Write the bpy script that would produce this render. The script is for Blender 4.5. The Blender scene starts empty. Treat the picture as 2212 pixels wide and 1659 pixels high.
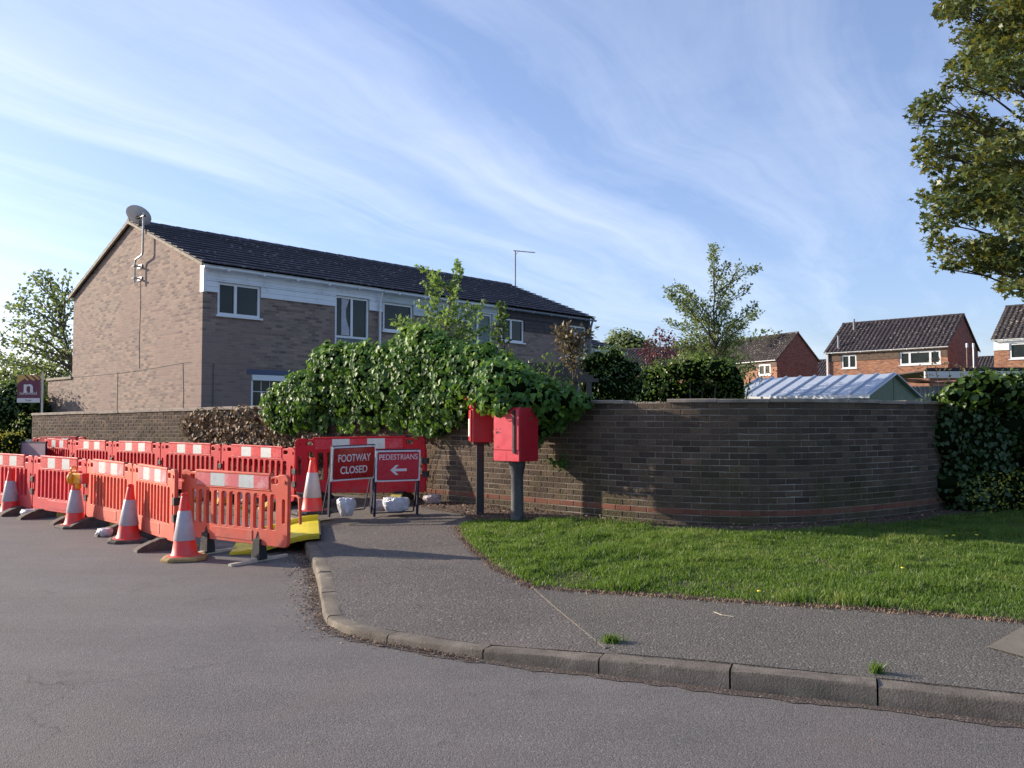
import bpy, bmesh, math, random
import numpy as np
from mathutils import Vector, Matrix, noise as mnoise
from mathutils.geometry import delaunay_2d_cdt
S = bpy.context.scene
COL = S.collection
R = math.radians
rng = np.random.default_rng(7)
random.seed(7)

# ---------------- camera ----------------
F = 1820.0                      # focal length in units of a 2212 px wide picture
EYE = 1.60
PITCH = R(2.31)
cam = bpy.data.cameras.new('camera'); co = bpy.data.objects.new('camera', cam); COL.objects.link(co)
cam.sensor_width = 36; cam.lens = 36*F/2212; cam.clip_start = .05; cam.clip_end = 4000
co.location = (0, 0, EYE); co.rotation_euler = (R(90)+PITCH, 0, 0)
S.camera = co

def ray(u, v):
    x = (u-1106)/F; z = (829.5-v)/F
    return Vector((x, math.cos(PITCH)-z*math.sin(PITCH), math.sin(PITCH)+z*math.cos(PITCH)))
def atz(u, v, z):               # measured picture point at a known height
    d = ray(u, v); t = (z-EYE)/d.z
    return Vector((d.x*t, d.y*t, z))
def aty(u, v, Y):               # measured picture point at a known distance
    d = ray(u, v); t = Y/d.y
    return Vector((d.x*t, Y, EYE+d.z*t))

# ---------------- light ----------------
SUN_AZ = R(-19); SUN_EL = R(18)
travel = Vector((math.cos(SUN_AZ)*math.cos(SUN_EL), math.sin(SUN_AZ)*math.cos(SUN_EL), -math.sin(SUN_EL)))
sl = bpy.data.lights.new('sun', 'SUN'); so = bpy.data.objects.new('sun', sl); COL.objects.link(so)
sl.energy = 4.4; sl.angle = R(.55); sl.color = (1, .87, .70)
so.rotation_euler = travel.to_track_quat('-Z', 'Y').to_euler(); so.location = (-30, 6, 20)
S.view_settings.view_transform = 'Standard'; S.view_settings.look = 'None'
S.view_settings.exposure = .92; S.view_settings.gamma = 1

# node helper
class NT:
    def __init__(s, nt): s.t = nt; s.n = nt.nodes; s.l = nt.links
    def add(s, typ, **kw):
        n = s.n.new(typ); ins = kw.pop('i', {})
        for k, v in kw.items(): setattr(n, k, v)
        for k, v in ins.items(): s.put(n, k, v)
        return n
    def put(s, n, k, v):
        sock = n.inputs[k]
        if isinstance(v, bpy.types.NodeSocket): s.l.new(v, sock)
        elif isinstance(v, bpy.types.Node): s.l.new(v.outputs[0], sock)
        else: sock.default_value = v
    def math(s, op, a, b=0.0, c=None, clamp=False):
        n = s.n.new('ShaderNodeMath'); n.operation = op; n.use_clamp = clamp
        s.put(n, 0, a); s.put(n, 1, b)
        if c is not None: s.put(n, 2, c)
        return n.outputs[0]
    def noise(s, vec, scale, detail=4, rough=.55, dist=0, dim='3D'):
        n = s.n.new('ShaderNodeTexNoise'); n.noise_dimensions = dim
        if vec is not None: s.put(n, 'Vector', vec)
        s.put(n, 'Scale', scale); s.put(n, 'Detail', detail); s.put(n, 'Roughness', rough); s.put(n, 'Distortion', dist)
        return n.outputs['Fac']
    def ramp(s, fac, stops, interp='LINEAR'):
        n = s.n.new('ShaderNodeValToRGB'); cr = n.color_ramp; cr.interpolation = interp
        while len(cr.elements) < len(stops): cr.elements.new(.5)
        for e, (p, c) in zip(cr.elements, stops):
            e.position = p; e.color = c if len(c) == 4 else (*c, 1)
        s.put(n, 0, fac); return n.outputs[0]
    def mix(s, f, a, b, mode='MIX'):
        n = s.n.new('ShaderNodeMix'); n.data_type = 'RGBA'; n.blend_type = mode
        s.put(n, 0, f)
        for k, v in ((6, a), (7, b)):
            s.put(n, k, v if not isinstance(v, tuple) or len(v) == 4 else (*v, 1))
        return n.outputs[2]
    def map(s, vec, scale=(1, 1, 1), loc=(0, 0, 0), rot=(0, 0, 0)):
        n = s.n.new('ShaderNodeMapping'); s.put(n, 0, vec); n.inputs[1].default_value = loc
        n.inputs[2].default_value = rot; n.inputs[3].default_value = scale
        return n.outputs[0]
    def rng(s, v, a, b, c, d):
        n = s.n.new('ShaderNodeMapRange')
        for k, x in enumerate((v, a, b, c, d)): s.put(n, k, x)
        return n.outputs[0]
g3 = lambda v: (v, v, v)

# ---------------- world: Nishita sky with cirrus ----------------
W = bpy.data.worlds.new('World'); S.world = W; W.use_nodes = True
w = NT(W.node_tree); w.n.clear()
sky = w.add('ShaderNodeTexSky', sky_type='NISHITA', sun_disc=False, sun_elevation=SUN_EL,
            altitude=60, air_density=1.0, dust_density=1.1, ozone_density=3.0)
# towards the sun
ts = -travel
sky.sun_rotation = math.atan2(ts.x, ts.y) % (2*math.pi)
tc = w.add('ShaderNodeTexCoord'); sep = w.add('ShaderNodeSeparateXYZ', i={0: tc.outputs['Generated']})
zz = w.math('ADD', w.math('MAXIMUM', sep.outputs[2], 0.0), .06)
px = w.math('DIVIDE', sep.outputs[0], zz); py = w.math('DIVIDE', sep.outputs[1], zz)
ph = R(31); cs, sn = math.cos(ph), math.sin(ph)
al = w.math('ADD', w.math('MULTIPLY', px, sn), w.math('MULTIPLY', py, cs))
cr0 = w.math('SUBTRACT', w.math('MULTIPLY', px, cs), w.math('MULTIPLY', py, sn))
flat = w.add('ShaderNodeCombineXYZ', i={0: px, 1: py, 2: 0.0})
wob = w.noise(flat, .55, 3, .5)
crw = w.math('ADD', cr0, w.math('MULTIPLY', w.math('SUBTRACT', wob, .5), .75))
vec = w.add('ShaderNodeCombineXYZ', i={0: crw, 1: w.math('MULTIPLY', al, .13), 2: 0.0})
st1 = w.noise(vec, 2.6, 7, .62, .55)
vec2 = w.add('ShaderNodeCombineXYZ', i={0: crw, 1: w.math('MULTIPLY', al, .35), 2: 3.0})
st2 = w.noise(vec2, 1.5, 5, .6, .5)
fine = w.noise(w.map(flat, (1, 1, 1), (4, 2, 0), (0, 0, R(40))), 3.0, 8, .68, .9)
def P4(c): return (c+3.2)/4.4
cpos = w.rng(crw, -3.2, 1.2, 0, 1)
band = w.ramp(cpos, [(0, g3(.30)), (P4(-2.35), g3(.36)), (P4(-2.0), g3(.80)), (P4(-1.75), g3(.40)), (P4(-1.47), g3(.95)),
                     (P4(-1.15), g3(.34)), (P4(-.9), g3(.55)), (P4(-.62), g3(.26)), (P4(-.38), g3(.48)), (P4(.1), g3(.22)), (1, g3(.10))])
cl = w.math('MULTIPLY', st1, w.math('ADD', w.math('MULTIPLY', st2, 1.0), .45))
cl = w.math('ADD', w.math('MULTIPLY', cl, .85), w.math('MULTIPLY', fine, .16))
cl = w.math('ADD', cl, w.math('MULTIPLY', w.math('SUBTRACT', band, .5), .42))
cl = w.rng(cl, .37, 1.0, 0, .62)
# thin out at the horizon a little, whiter low down on the sunward side
hz_ = w.ramp(sep.outputs[2], [(0, g3(.55)), (.10, g3(.75)), (.25, g3(1.0)), (1, g3(1.0))])
cl = w.math('MULTIPLY', cl, hz_, clamp=True)
lum = w.add('ShaderNodeRGBToBW', i={0: sky.outputs[0]})
cloudc = w.mix(.82, sky.outputs[0], w.add('ShaderNodeCombineColor', i={0: w.math('MULTIPLY_ADD', lum, .55, 5.3), 1: w.math('MULTIPLY_ADD', lum, .55, 5.7), 2: w.math('MULTIPLY_ADD', lum, .5, 6.6)}).outputs[0])
base_sky = w.mix(.13, w.mix(1.0, sky.outputs[0], (1.04, 1.0, 1.16), 'MULTIPLY'), (5.2, 6.2, 8.2, 1))
skyc = w.mix(cl, base_sky, cloudc)
bg = w.add('ShaderNodeBackground', i={'Color': skyc, 'Strength': .10})
w.add('ShaderNodeOutputWorld', i={0: bg})

# ---------------- mesh helpers ----------------
def link(o, parent=None):
    COL.objects.link(o)
    if parent is not None: o.parent = parent
    return o
def obj(name, me, parent=None, mats=None):
    if mats is not None:
        for m in (mats if isinstance(mats, (list, tuple)) else [mats]): me.materials.append(m)
    return link(bpy.data.objects.new(name, me), parent)
def tag(o, label=None, cat=None, group=None, kind=None):
    if label: o['label'] = label
    if cat: o['category'] = cat
    if group: o['group'] = group
    if kind: o['kind'] = kind
    return o
def thing(name, loc, label, cat, rz=0, group=None):
    o = bpy.data.objects.new(name, None); o.empty_display_size = .2; link(o)
    o.location = loc; o.rotation_euler = (0, 0, rz)
    return tag(o, label, cat, group)
def copy_tree(o, parent=None):
    c = o.copy(); COL.objects.link(c); c.parent = parent
    for ch in [x for x in bpy.data.objects if x.parent == o]: copy_tree(ch, c)
    return c
class MB:
    """collects shapes for one mesh"""
    def __init__(s): s.v = []; s.f = []; s.m = []; s.uv = {}; s.tint = []
    def add(s, vs, fs, mi=0, uvs=None, tint=0.5):
        o = len(s.v); s.v += [tuple(p) for p in vs]; s.tint += [tint]*len(vs)
        for k, f in enumerate(fs):
            if uvs is not None: s.uv[len(s.f)] = uvs[k]
            s.f.append(tuple(i+o for i in f)); s.m.append(mi)
    def box(s, x0, x1, y0, y1, z0, z1, mi=0, M=None, tint=.5):
        vs = [Vector(p) for p in ((x0,y0,z0),(x1,y0,z0),(x1,y1,z0),(x0,y1,z0),(x0,y0,z1),(x1,y0,z1),(x1,y1,z1),(x0,y1,z1))]
        if M is not None: vs = [M @ p for p in vs]
        s.add(vs, [(0,3,2,1),(4,5,6,7),(0,1,5,4),(1,2,6,5),(2,3,7,6),(3,0,4,7)], mi, tint=tint)
    def quad(s, a, b, c, d, mi=0, uv=None): s.add([a, b, c, d], [(0,1,2,3)], mi, [uv] if uv else None)
    def tube(s, pts, rad, n=8, mi=0, cap=True):
        pts = [Vector(p) for p in pts]; rings = []
        if not isinstance(rad, (list, tuple)): rad = [rad]*len(pts)
        prev = None; vs = []
        for i, p in enumerate(pts):
            t = (pts[min(i+1, len(pts)-1)]-pts[max(i-1, 0)]).normalized()
            if prev is None: prev = t.orthogonal().normalized()
            a = (prev - t*prev.dot(t)).normalized(); prev = a; b = t.cross(a)
            vs += [p+(a*math.cos(2*math.pi*k/n)+b*math.sin(2*math.pi*k/n))*rad[i] for k in range(n)]
        fs = [(i*n+k, i*n+(k+1) % n, (i+1)*n+(k+1) % n, (i+1)*n+k) for i in range(len(pts)-1) for k in range(n)]
        if cap: fs += [tuple(range(n))[::-1], tuple(range((len(pts)-1)*n, len(pts)*n))]
        s.add(vs, fs, mi)
    def lathe(s, prof, n=24, mi=0, c=(0, 0, 0), cap=True):
        vs = [(c[0]+r*math.cos(2*math.pi*k/n), c[1]+r*math.sin(2*math.pi*k/n), c[2]+z) for r, z in prof for k in range(n)]
        fs = [(i*n+k, i*n+(k+1) % n, (i+1)*n+(k+1) % n, (i+1)*n+k) for i in range(len(prof)-1) for k in range(n)]
        if cap: fs += [tuple(range(n))[::-1], tuple(range((len(prof)-1)*n, len(prof)*n))]
        s.add(vs, fs, mi)
    def prism(s, poly, a0, a1, axis='y', mi=0):
        n = len(poly)
        def P(p, a): return {'y': (p[0], a, p[1]), 'x': (a, p[0], p[1]), 'z': (p[0], p[1], a)}[axis]
        vs = [P(p, a0) for p in poly]+[P(p, a1) for p in poly]
        fs = [tuple(range(n)), tuple(range(2*n-1, n-1, -1))]+[(i, i+n, (i+1) % n+n, (i+1) % n) for i in range(n)]
        s.add(vs, fs, mi)
    def mesh(s, name='m', smooth=False, fix=True):
        me = bpy.data.meshes.new(name); me.from_pydata(s.v, [], s.f)
        me.polygons.foreach_set('material_index', s.m)
        if s.uv:
            ul = me.uv_layers.new(name='UVMap').data
            for p in me.polygons:
                u = s.uv.get(p.index)
                if u:
                    for li, c in zip(p.loop_indices, u): ul[li].uv = c
        at = me.attributes.new('tint', 'FLOAT', 'POINT'); at.data.foreach_set('value', s.tint)
        if fix and not s.uv:
            bm = bmesh.new(); bm.from_mesh(me); bmesh.ops.recalc_face_normals(bm, faces=bm.faces); bm.to_mesh(me); bm.free()
        if smooth:
            me.polygons.foreach_set('use_smooth', [True]*len(me.polygons)); me.set_sharp_from_angle(angle=R(40))
        me.update(); return me
    def build(s, name, mats, parent=None, smooth=False, bevel=0):
        o = obj(name, s.mesh(name, smooth), parent, mats)
        if bevel:
            b = o.modifiers.new('b', 'BEVEL'); b.width = bevel; b.segments = 2; b.limit_method = 'ANGLE'
        return o
def rr(x0, y0, x1, y1, r, n=4):
    pts = []
    for cx, cy, a in ((x1-r, y1-r, 0), (x0+r, y1-r, 90), (x0+r, y0+r, 180), (x1-r, y0+r, 270)):
        for k in range(n+1):
            t = R(a+90*k/n); pts.append((cx+r*math.cos(t), cy+r*math.sin(t)))
    return pts
def curve_mesh(splines, ext, bev=0, txt=None, **kw):
    """2D outlines with holes (or text), extruded to real thickness, stood up in XZ with its face towards -y"""
    if txt:
        cu = bpy.data.curves.new('t', 'FONT'); cu.body = txt; cu.align_x = 'CENTER'; cu.size = kw.get('size', 1)
        cu.space_character = kw.get('sp', 1.0); cu.offset = kw.get('off', 0)
    else:
        cu = bpy.data.curves.new('c', 'CURVE'); cu.dimensions = '2D'; cu.fill_mode = 'BOTH'
        for sp in splines:
            s_ = cu.splines.new('POLY'); s_.points.add(len(sp)-1); s_.use_cyclic_u = True
            for p, q in zip(s_.points, sp): p.co = (q[0], q[1], 0, 1)
    cu.extrude = ext; cu.bevel_depth = bev; cu.bevel_resolution = 1
    o = bpy.data.objects.new('tmp', cu); COL.objects.link(o)
    dg = bpy.context.evaluated_depsgraph_get()
    me = bpy.data.meshes.new_from_object(o.evaluated_get(dg)); bpy.data.objects.remove(o); bpy.data.curves.remove(cu)
    me.materials.clear()
    me.transform(Matrix.Rotation(R(90), 4, 'X')); 
    if kw.get('w'):
        xs = [v.co.x for v in me.vertices]; sc = kw['w']/(max(xs)-min(xs)); me.transform(Matrix.Diagonal((sc, 1, 1, 1)))
    me.update(); return me

# ---------------- materials ----------------
def mat(name, base=None, rough=.6, metal=0, fn=None, spec=.5):
    m = bpy.data.materials.new(name); m.use_nodes = True; t = NT(m.node_tree)
    b = m.node_tree.nodes['Principled BSDF']
    if base: b.inputs['Base Color'].default_value = (*base, 1)
    b.inputs['Roughness'].default_value = rough; b.inputs['Metallic'].default_value = metal
    b.inputs['Specular IOR Level'].default_value = spec
    if fn: fn(t, b)
    return m
def bump(t, b, h, st=.3, dist=.01):
    n = t.add('ShaderNodeBump', i={'Height': h, 'Strength': st, 'Distance': dist}); t.put(b, 'Normal', n.outputs[0])
def plain(name, c, rough=.6, var=.25, sc=6, dirt=None, metal=0, bst=.12, spec=.5, streak=False, mud=None, crease=0):
    def fn(t, b):
        tc = t.add('ShaderNodeTexCoord').outputs['Object']
        n = t.noise(tc, sc, 6, .6)
        c0 = tuple(x*(1-var) for x in c); c1 = tuple(min(1, x*(1+var)) for x in c)
        col = t.ramp(n, [(.3, c0), (.7, c1)])
        if dirt:
            d = t.noise(t.map(tc, (1, 1, .25) if streak else (1, 1, 1)), sc*.8, 8, .7)
            col = t.mix(t.rng(d, .52, .72, 0, .75), col, dirt)
        if mud:       # road dirt thrown up on to the lower part, scuffs all over
            z_ = t.add('ShaderNodeSeparateXYZ', i={0: tc}).outputs[2]
            m1 = t.math('MULTIPLY', t.rng(z_, .08, mud, .65, .0), t.rng(t.noise(tc, 9, 7, .75), .38, .62, 0, 1))
            m2 = t.rng(t.noise(t.map(tc, (1, 1, 3)), 22, 6, .8), .60, .68, 0, .5)
            col = t.mix(t.math('MAXIMUM', m1, m2), col, tuple(x*.35+.10 for x in c))
        t.put(b, 'Base Color', col)
        if crease:
            n1 = t.noise(tc, 9, 3, .6, 2.5); n2 = t.noise(t.map(tc, (1, 1, .5)), 22, 3, .6, 3.0)
            bump(t, b, t.math('ADD', t.math('ABSOLUTE', t.math('SUBTRACT', n1, .5)), t.math('MULTIPLY', t.math('ABSOLUTE', t.math('SUBTRACT', n2, .5)), .5)), .6, .06)
            t.put(b, 'Roughness', rough); return
        t.put(b, 'Roughness', t.rng(t.noise(tc, sc*4, 4), .3, .7, max(.05, rough-.1), min(1, rough+.1)))
        bump(t, b, t.noise(tc, sc*12, 4), bst, .004)
    return mat(name, c, rough, metal, fn, spec)

def asphalt(name, dark, light, warm, scale=1.0, stain=(.03, .03, .032), coarse=1.0, speck=.3, bs=.5):
    def fn(t, b):
        P = t.add('ShaderNodeNewGeometry').outputs['Position']
        big = t.noise(P, .35*scale, 5, .6, .3); mid = t.noise(P, 2.2*scale, 6, .65); 
        v = t.add('ShaderNodeTexVoronoi', i={'Vector': P, 'Scale': 75*coarse}); vd = v.outputs['Distance']; vc = v.outputs['Color']
        v2 = t.add('ShaderNodeTexVoronoi', i={'Vector': P, 'Scale': 130*coarse})
        stk = t.noise(t.map(P, (.35, 1.5, 1), rot=(0, 0, R(25))), .9, 6, .62, .3)
        col = t.ramp(t.math('ADD', t.math('ADD', t.math('MULTIPLY', big, .35), t.math('MULTIPLY', stk, .4)), t.math('MULTIPLY', mid, .25)), [(.30, dark), (.52, tuple((a+c)/2 for a, c in zip(dark, light))), (.70, light)])
        cells = t.add('ShaderNodeSeparateColor', i={0: vc}).outputs[0]
        col = t.mix(speck, col, t.ramp(cells, [(0, tuple(x*.45 for x in dark)), (.55, light), (.93, tuple(x*1.6 for x in light)), (1, (.5, .48, .46))]))
        col = t.mix(t.rng(t.noise(P, .8, 6, .7, .6), .50, .70, 0, .45), col, warm)
        col = t.mix(t.rng(t.noise(P, 1.6, 7, .75, .4), .60, .72, 0, .45), col, stain)
        ve = t.add('ShaderNodeTexVoronoi', feature='DISTANCE_TO_EDGE', i={'Vector': t.add('ShaderNodeVectorMath', operation='ADD', i={0: P, 1: t.add('ShaderNodeVectorMath', operation='SCALE', i={0: t.add('ShaderNodeTexNoise', i={'Vector': P, 'Scale': 1.7, 'Detail': 6.0}).outputs['Color'], 'Scale': .9})}).outputs[0], 'Scale': .42}).outputs['Distance']
        ck = t.math('MULTIPLY', t.rng(ve, .001, .006, .42, 0), t.rng(t.noise(P, .5, 3, .5), .50, .58, 0, 1))
        col = t.mix(ck, col, tuple(x*.35 for x in dark))
        t.put(b, 'Base Color', col); 
        h = t.math('ADD', t.math('MULTIPLY', vd, -1.0), t.math('MULTIPLY', t.noise(P, 60, 5, .7), .6))
        bump(t, b, h, bs, .008)
    return mat(name, light, .82, 0, fn, .35)
M_road = asphalt('road_asphalt', (.074, .067, .065), (.182, .167, .158), (.170, .140, .120), 1.0, coarse=1.7, speck=.26, bs=.3)
M_pave = asphalt('pavement_asphalt', (.076, .066, .059), (.134, .117, .105), (.170, .140, .120), 1.6, coarse=.8, speck=.30)
M_path = asphalt('path_asphalt', (.084, .076, .064), (.132, .120, .102), (.150, .132, .100), 1.8, (.05, .045, .035), coarse=1.0)

def kerbfn(t, b):
    P = t.add('ShaderNodeNewGeometry').outputs['Position']
    col = t.ramp(t.noise(P, 3.5, 7, .7), [(.3, (.085, .072, .058)), (.5, (.155, .132, .108)), (.72, (.25, .215, .175))])
    v = t.add('ShaderNodeTexVoronoi', i={'Vector': P, 'Scale': 90}).outputs['Distance']
    col = t.mix(t.rng(v, .1, .5, .35, 0), col, (.06, .055, .05))
    g = t.noise(P, 9, 6, .7); col = t.mix(t.rng(g, .55, .7, 0, .6), col, (.08, .08, .045))
    t.put(b, 'Base Color', col); bump(t, b, t.math('ADD', t.noise(P, 60, 6, .75), t.math('MULTIPLY', v, .6)), .4, .008)
M_kerb = mat('kerb_concrete', (.25, .23, .2), .9, 0, kerbfn, .3)

def brickmat(name, stops, mortar, moss=None, mossf=.0, bst=.5, w_=.225, h_=.075, ms=.011, patch=None):
    def fn(t, b):
        uv = t.add('ShaderNodeUVMap').outputs[0]
        P = t.add('ShaderNodeNewGeometry').outputs['Position']
        n = t.n.new('ShaderNodeTexBrick'); t.put(n, 'Vector', uv); n.offset = .5; n.inputs['Scale'].default_value = 1
        n.inputs['Mortar Size'].default_value = ms; n.inputs['Mortar Smooth'].default_value = .25
        n.inputs['Brick Width'].default_value = w_; n.inputs['Row Height'].default_value = h_
        n.inputs['Color1'].default_value = (0, 0, 0, 1); n.inputs['Color2'].default_value = (1, 1, 1, 1); n.inputs['Mortar'].default_value = (.5, .5, .5, 1)
        f = t.math('ADD', t.math('MULTIPLY', n.outputs[0], .85), t.math('MULTIPLY', t.noise(P, .9, 5, .65), .2))
        col = t.ramp(f, stops)
        col = t.mix(t.math('MULTIPLY', t.noise(P, 30, 4, .7), .5), col, tuple(x*.55 for x in stops[0][1]))
        if patch: col = t.mix(t.rng(t.noise(P, .45, 4, .6), .48, .62, 0, .7), col, patch)
        col = t.mix(n.outputs['Fac'], col, t.mix(t.noise(P, 3, 4), mortar, tuple(x*.6 for x in mortar)))
        if moss: col = t.mix(t.rng(t.noise(P, 1.1, 7, .7), .52, .72, 0, mossf), col, moss)
        t.put(b, 'Base Color', col)
        bump(t, b, t.math('SUBTRACT', t.math('MULTIPLY', t.noise(P, 45, 5, .7), .5), n.outputs['Fac']), bst, .008)
    return mat(name, stops[1][1], .9, 0, fn, .25)
M_bhouse = brickmat('pinkish_brown_brick', [(.1, (.17, .118, .108)), (.4, (.275, .202, .165)), (.7, (.355, .270, .215)), (.95, (.43, .30, .225))], (.30, .26, .235), ms=.009, patch=(.27, .185, .16))
M_bfar = brickmat('orange_brick', [(.15, (.22, .085, .05)), (.4, (.36, .14, .075)), (.7, (.46, .20, .11)), (.95, (.52, .27, .15))], (.34, .25, .20), bst=.3)
M_bshade = brickmat('shaded_orange_brick', [(.15, (.17, .055, .04)), (.4, (.25, .085, .06)), (.7, (.31, .11, .075)), (.95, (.34, .14, .10))], (.25, .17, .14), bst=.3)  # the orange brick darkened, shade painted on to the unlit gables

def attr(t, name='tint'): 
    return t.add('ShaderNodeAttribute', attribute_name=name).outputs['Fac']
def wallbrick(t, b):
    P = t.add('ShaderNodeNewGeometry').outputs['Position']; a = attr(t)
    f = t.math('ADD', t.math('MULTIPLY', a, .8), t.math('MULTIPLY', t.noise(P, 1.4, 4), .3))
    col = t.ramp(f, [(.1, (.092, .068, .057)), (.4, (.145, .108, .083)), (.7, (.205, .153, .112)), (.95, (.27, .195, .135))])
    col = t.mix(t.math('MULTIPLY', t.noise(P, 55, 5, .7), .75), col, (.045, .033, .028))
    # green algae and pale lichen in patches
    gx = t.add('ShaderNodeSeparateXYZ', i={0: P}).outputs[2]
    low = t.rng(gx, .25, 1.6, .10, -.05)
    col = t.mix(t.rng(t.math('ADD', t.noise(P, 1.3, 7, .7, .4), low), .50, .72, 0, .75), col, (.075, .078, .030))
    col = t.mix(t.rng(t.noise(P, 7, 8, .8), .64, .74, 0, .6), col, (.34, .33, .26))
    t.put(b, 'Base Color', col)
    bump(t, b, t.math('ADD', t.noise(P, 70, 6, .75), t.math('MULTIPLY', t.noise(P, 26, 3, .6), .9)), 1.0, .035)
M_wallbrick = mat('rough_brown_wall_brick', (.2, .13, .1), .95, 0, wallbrick, .2)
def redbrick(t, b):
    P = t.add('ShaderNodeNewGeometry').outputs['Position']; a = attr(t)
    col = t.ramp(a, [(0, (.125, .048, .033)), (1, (.20, .082, .054))])
    col = t.mix(t.rng(t.noise(P, 3, 7, .7), .5, .7, 0, .6), col, (.16, .12, .07))
    t.put(b, 'Base Color', col); bump(t, b, t.noise(P, 60, 6, .75), .6, .01)
M_redcourse = mat('red_course_brick', (.3, .1, .07), .9, 0, redbrick, .25)
def mortarfn(t, b):
    P = t.add('ShaderNodeNewGeometry').outputs['Position']
    col = t.ramp(t.noise(P, 2.2, 7, .7), [(.3, (.11, .09, .07)), (.5, (.185, .16, .13)), (.7, (.33, .30, .26))])
    col = t.mix(t.rng(t.noise(P, 1.3, 7, .7, .4), .50, .66, 0, .7), col, (.12, .12, .05))
    t.put(b, 'Base Color', col); bump(t, b, t.noise(P, 90, 4, .7), .5, .006)
M_mortar = mat('wall_mortar', (.3, .27, .22), .95, 0, mortarfn, .2)
M_coping = plain('weathered_coping', (.26, .22, .18), .9, .35, 5, (.13, .13, .07), bst=.6)

def rooffn(base, lichen, amt, rib=0, seed=0, lsc=7):
    def fn(t, b):
        P = t.add('ShaderNodeNewGeometry').outputs['Position']
        col = t.ramp(t.noise(P, 1.2, 6, .65), [(.3, tuple(x*.7 for x in base)), (.7, tuple(x*1.3 for x in base))])
        sp = t.noise(t.map(P, (1, 1, 1.6), (seed, 0, 0)), lsc, 3, .55); sp2 = t.noise(P, .5, 3, .5)
        col = t.mix(t.rng(t.math('ADD', sp, t.math('MULTIPLY', sp2, .12)), .70-amt, .75-amt, 0, .85), col, lichen)
        t.put(b, 'Base Color', col); bump(t, b, t.noise(P, 30, 5, .7), .3, .01)
    return fn
M_roof = mat('slate_grey_roof_tile', (.05, .045, .05), .75, 0, rooffn((.062, .058, .074), (.30, .28, .27), .04), .35)
M_roof2 = mat('brown_pantile', (.06, .04, .04), .8, 0, rooffn((.038, .030, .034), (.42, .38, .34), .02, lsc=8), .3)
M_roof3 = mat('brown_pantile_lichened', (.06, .04, .04), .8, 0, rooffn((.046, .038, .037), (.40, .35, .28), .035, seed=5, lsc=8), .3)
M_white = plain('white_plastic_frame', (.72, .74, .76), .35, .05, 3)
M_clad = plain('white_cladding', (.74, .77, .80), .45, .06, 2, (.42, .44, .43), bst=.05)
M_clad2 = plain('greyish_white_cladding', (.50, .55, .55), .5, .06, 2, (.34, .37, .36), bst=.05)
M_dclad = plain('dark_brown_cladding', (.020, .012, .016), .6, .3, 4, (.045, .03, .03), bst=.2)
M_bclad = plain('weathered_brown_timber', (.10, .065, .045), .8, .35, 5, (.17, .12, .085), bst=.4)
M_lead = plain('blue_grey_lintel', (.06, .075, .14), .5, .2, 3)
M_verge = plain('lichened_verge_mortar', (.33, .29, .23), .95, .35, 9, (.14, .13, .07), bst=.6)
def glassfn(c):
    def fn(t, b):
        P = t.add('ShaderNodeNewGeometry').outputs['Position']
        t.put(b, 'Base Color', t.ramp(t.noise(P, 1.3, 3, .5), [(.35, tuple(x*.5 for x in c)), (.65, c)]))
        bump(t, b, t.noise(P, .8, 2), .05, .05)
    return fn
M_glass = mat('window_glass', (.02, .03, .035), .12, 0, glassfn((.022, .030, .028)), .25)
M_glass2 = mat('window_glass_with_blind', (.2, .25, .25), .2, 0, glassfn((.13, .18, .19)), .3)
M_glass3 = mat('grey_panel', (.12, .17, .18), .3, 0, glassfn((.10, .15, .16)), .5)
M_curtain = plain('pale_net_curtain', (.45, .45, .50), .9, .2, 8)
M_metal = plain('galvanised_metal', (.42, .43, .44), .4, .2, 8, metal=.6)
M_dish = plain('grey_dish', (.72, .74, .76), .5, .1, 4)
M_blackm = plain('black_metal', (.015, .015, .018), .45, .3, 6)
M_cable = plain('cable', (.09, .08, .07), .7, .2, 6)
M_gutter = plain('white_gutter', (.66, .69, .72), .4, .06, 3, (.45, .45, .43))
M_dgutter = plain('grey_gutter', (.20, .22, .26), .5, .1, 3)
# street furniture
M_red = plain('red_plastic', (.50, .007, .018), .5, .12, 3, (.44, .03, .035), bst=.05, spec=.25, mud=.40)
M_pinkred = plain('faded_red_plastic', (.62, .030, .042), .5, .16, 3, (.55, .08, .08), bst=.05, spec=.3, mud=.45)
M_salmon = plain('sun_bleached_salmon_plastic', (.66, .10, .055), .55, .14, 3, (.62, .19, .14), bst=.06, spec=.3, mud=.45)
M_sred = plain('strip_red', (.55, .015, .035), .3, .1, 8, (.55, .12, .13))
M_spink = plain('strip_worn_pink', (.60, .11, .13), .45, .15, 8, (.70, .42, .42))
M_swhite = plain('strip_white', (.56, .60, .58), .3, .07, 8, (.50, .48, .44))
M_rubber = plain('black_rubber', (.022, .021, .021), .75, .3, 9, (.07, .06, .055), bst=.4)
M_brubber = plain('dusty_brown_rubber', (.085, .065, .055), .85, .3, 9, (.15, .12, .10), bst=.4)
M_yrubber = plain('yellow_rubber_end', (.50, .40, .09), .7, .2, 9, (.22, .17, .07), bst=.3)
M_ybase = plain('worn_yellow_brown_cone_base', (.34, .23, .09), .8, .3, 9, (.12, .08, .05), bst=.4)
M_tbar = plain('dusty_cream_foot', (.50, .45, .34), .8, .15, 9, (.30, .26, .2), bst=.3)
M_cone = plain('orange_red_cone', (.86, .035, .022), .4, .1, 4, (.62, .08, .05), bst=.05, mud=.30)
M_sleeve = plain('reflective_cone_sleeve', (.44, .40, .43), .4, .1, 14, (.40, .32, .33), bst=.15)
M_yellow = plain('yellow_ramp_plastic', (.80, .62, .02), .45, .1, 4, (.55, .42, .06), bst=.1)
M_lamp = plain('amber_lamp_plastic', (.88, .36, .01), .35, .1, 5)
M_lens = plain('amber_lens', (.90, .30, .01), .12, .1, 9, spec=.9)
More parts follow.
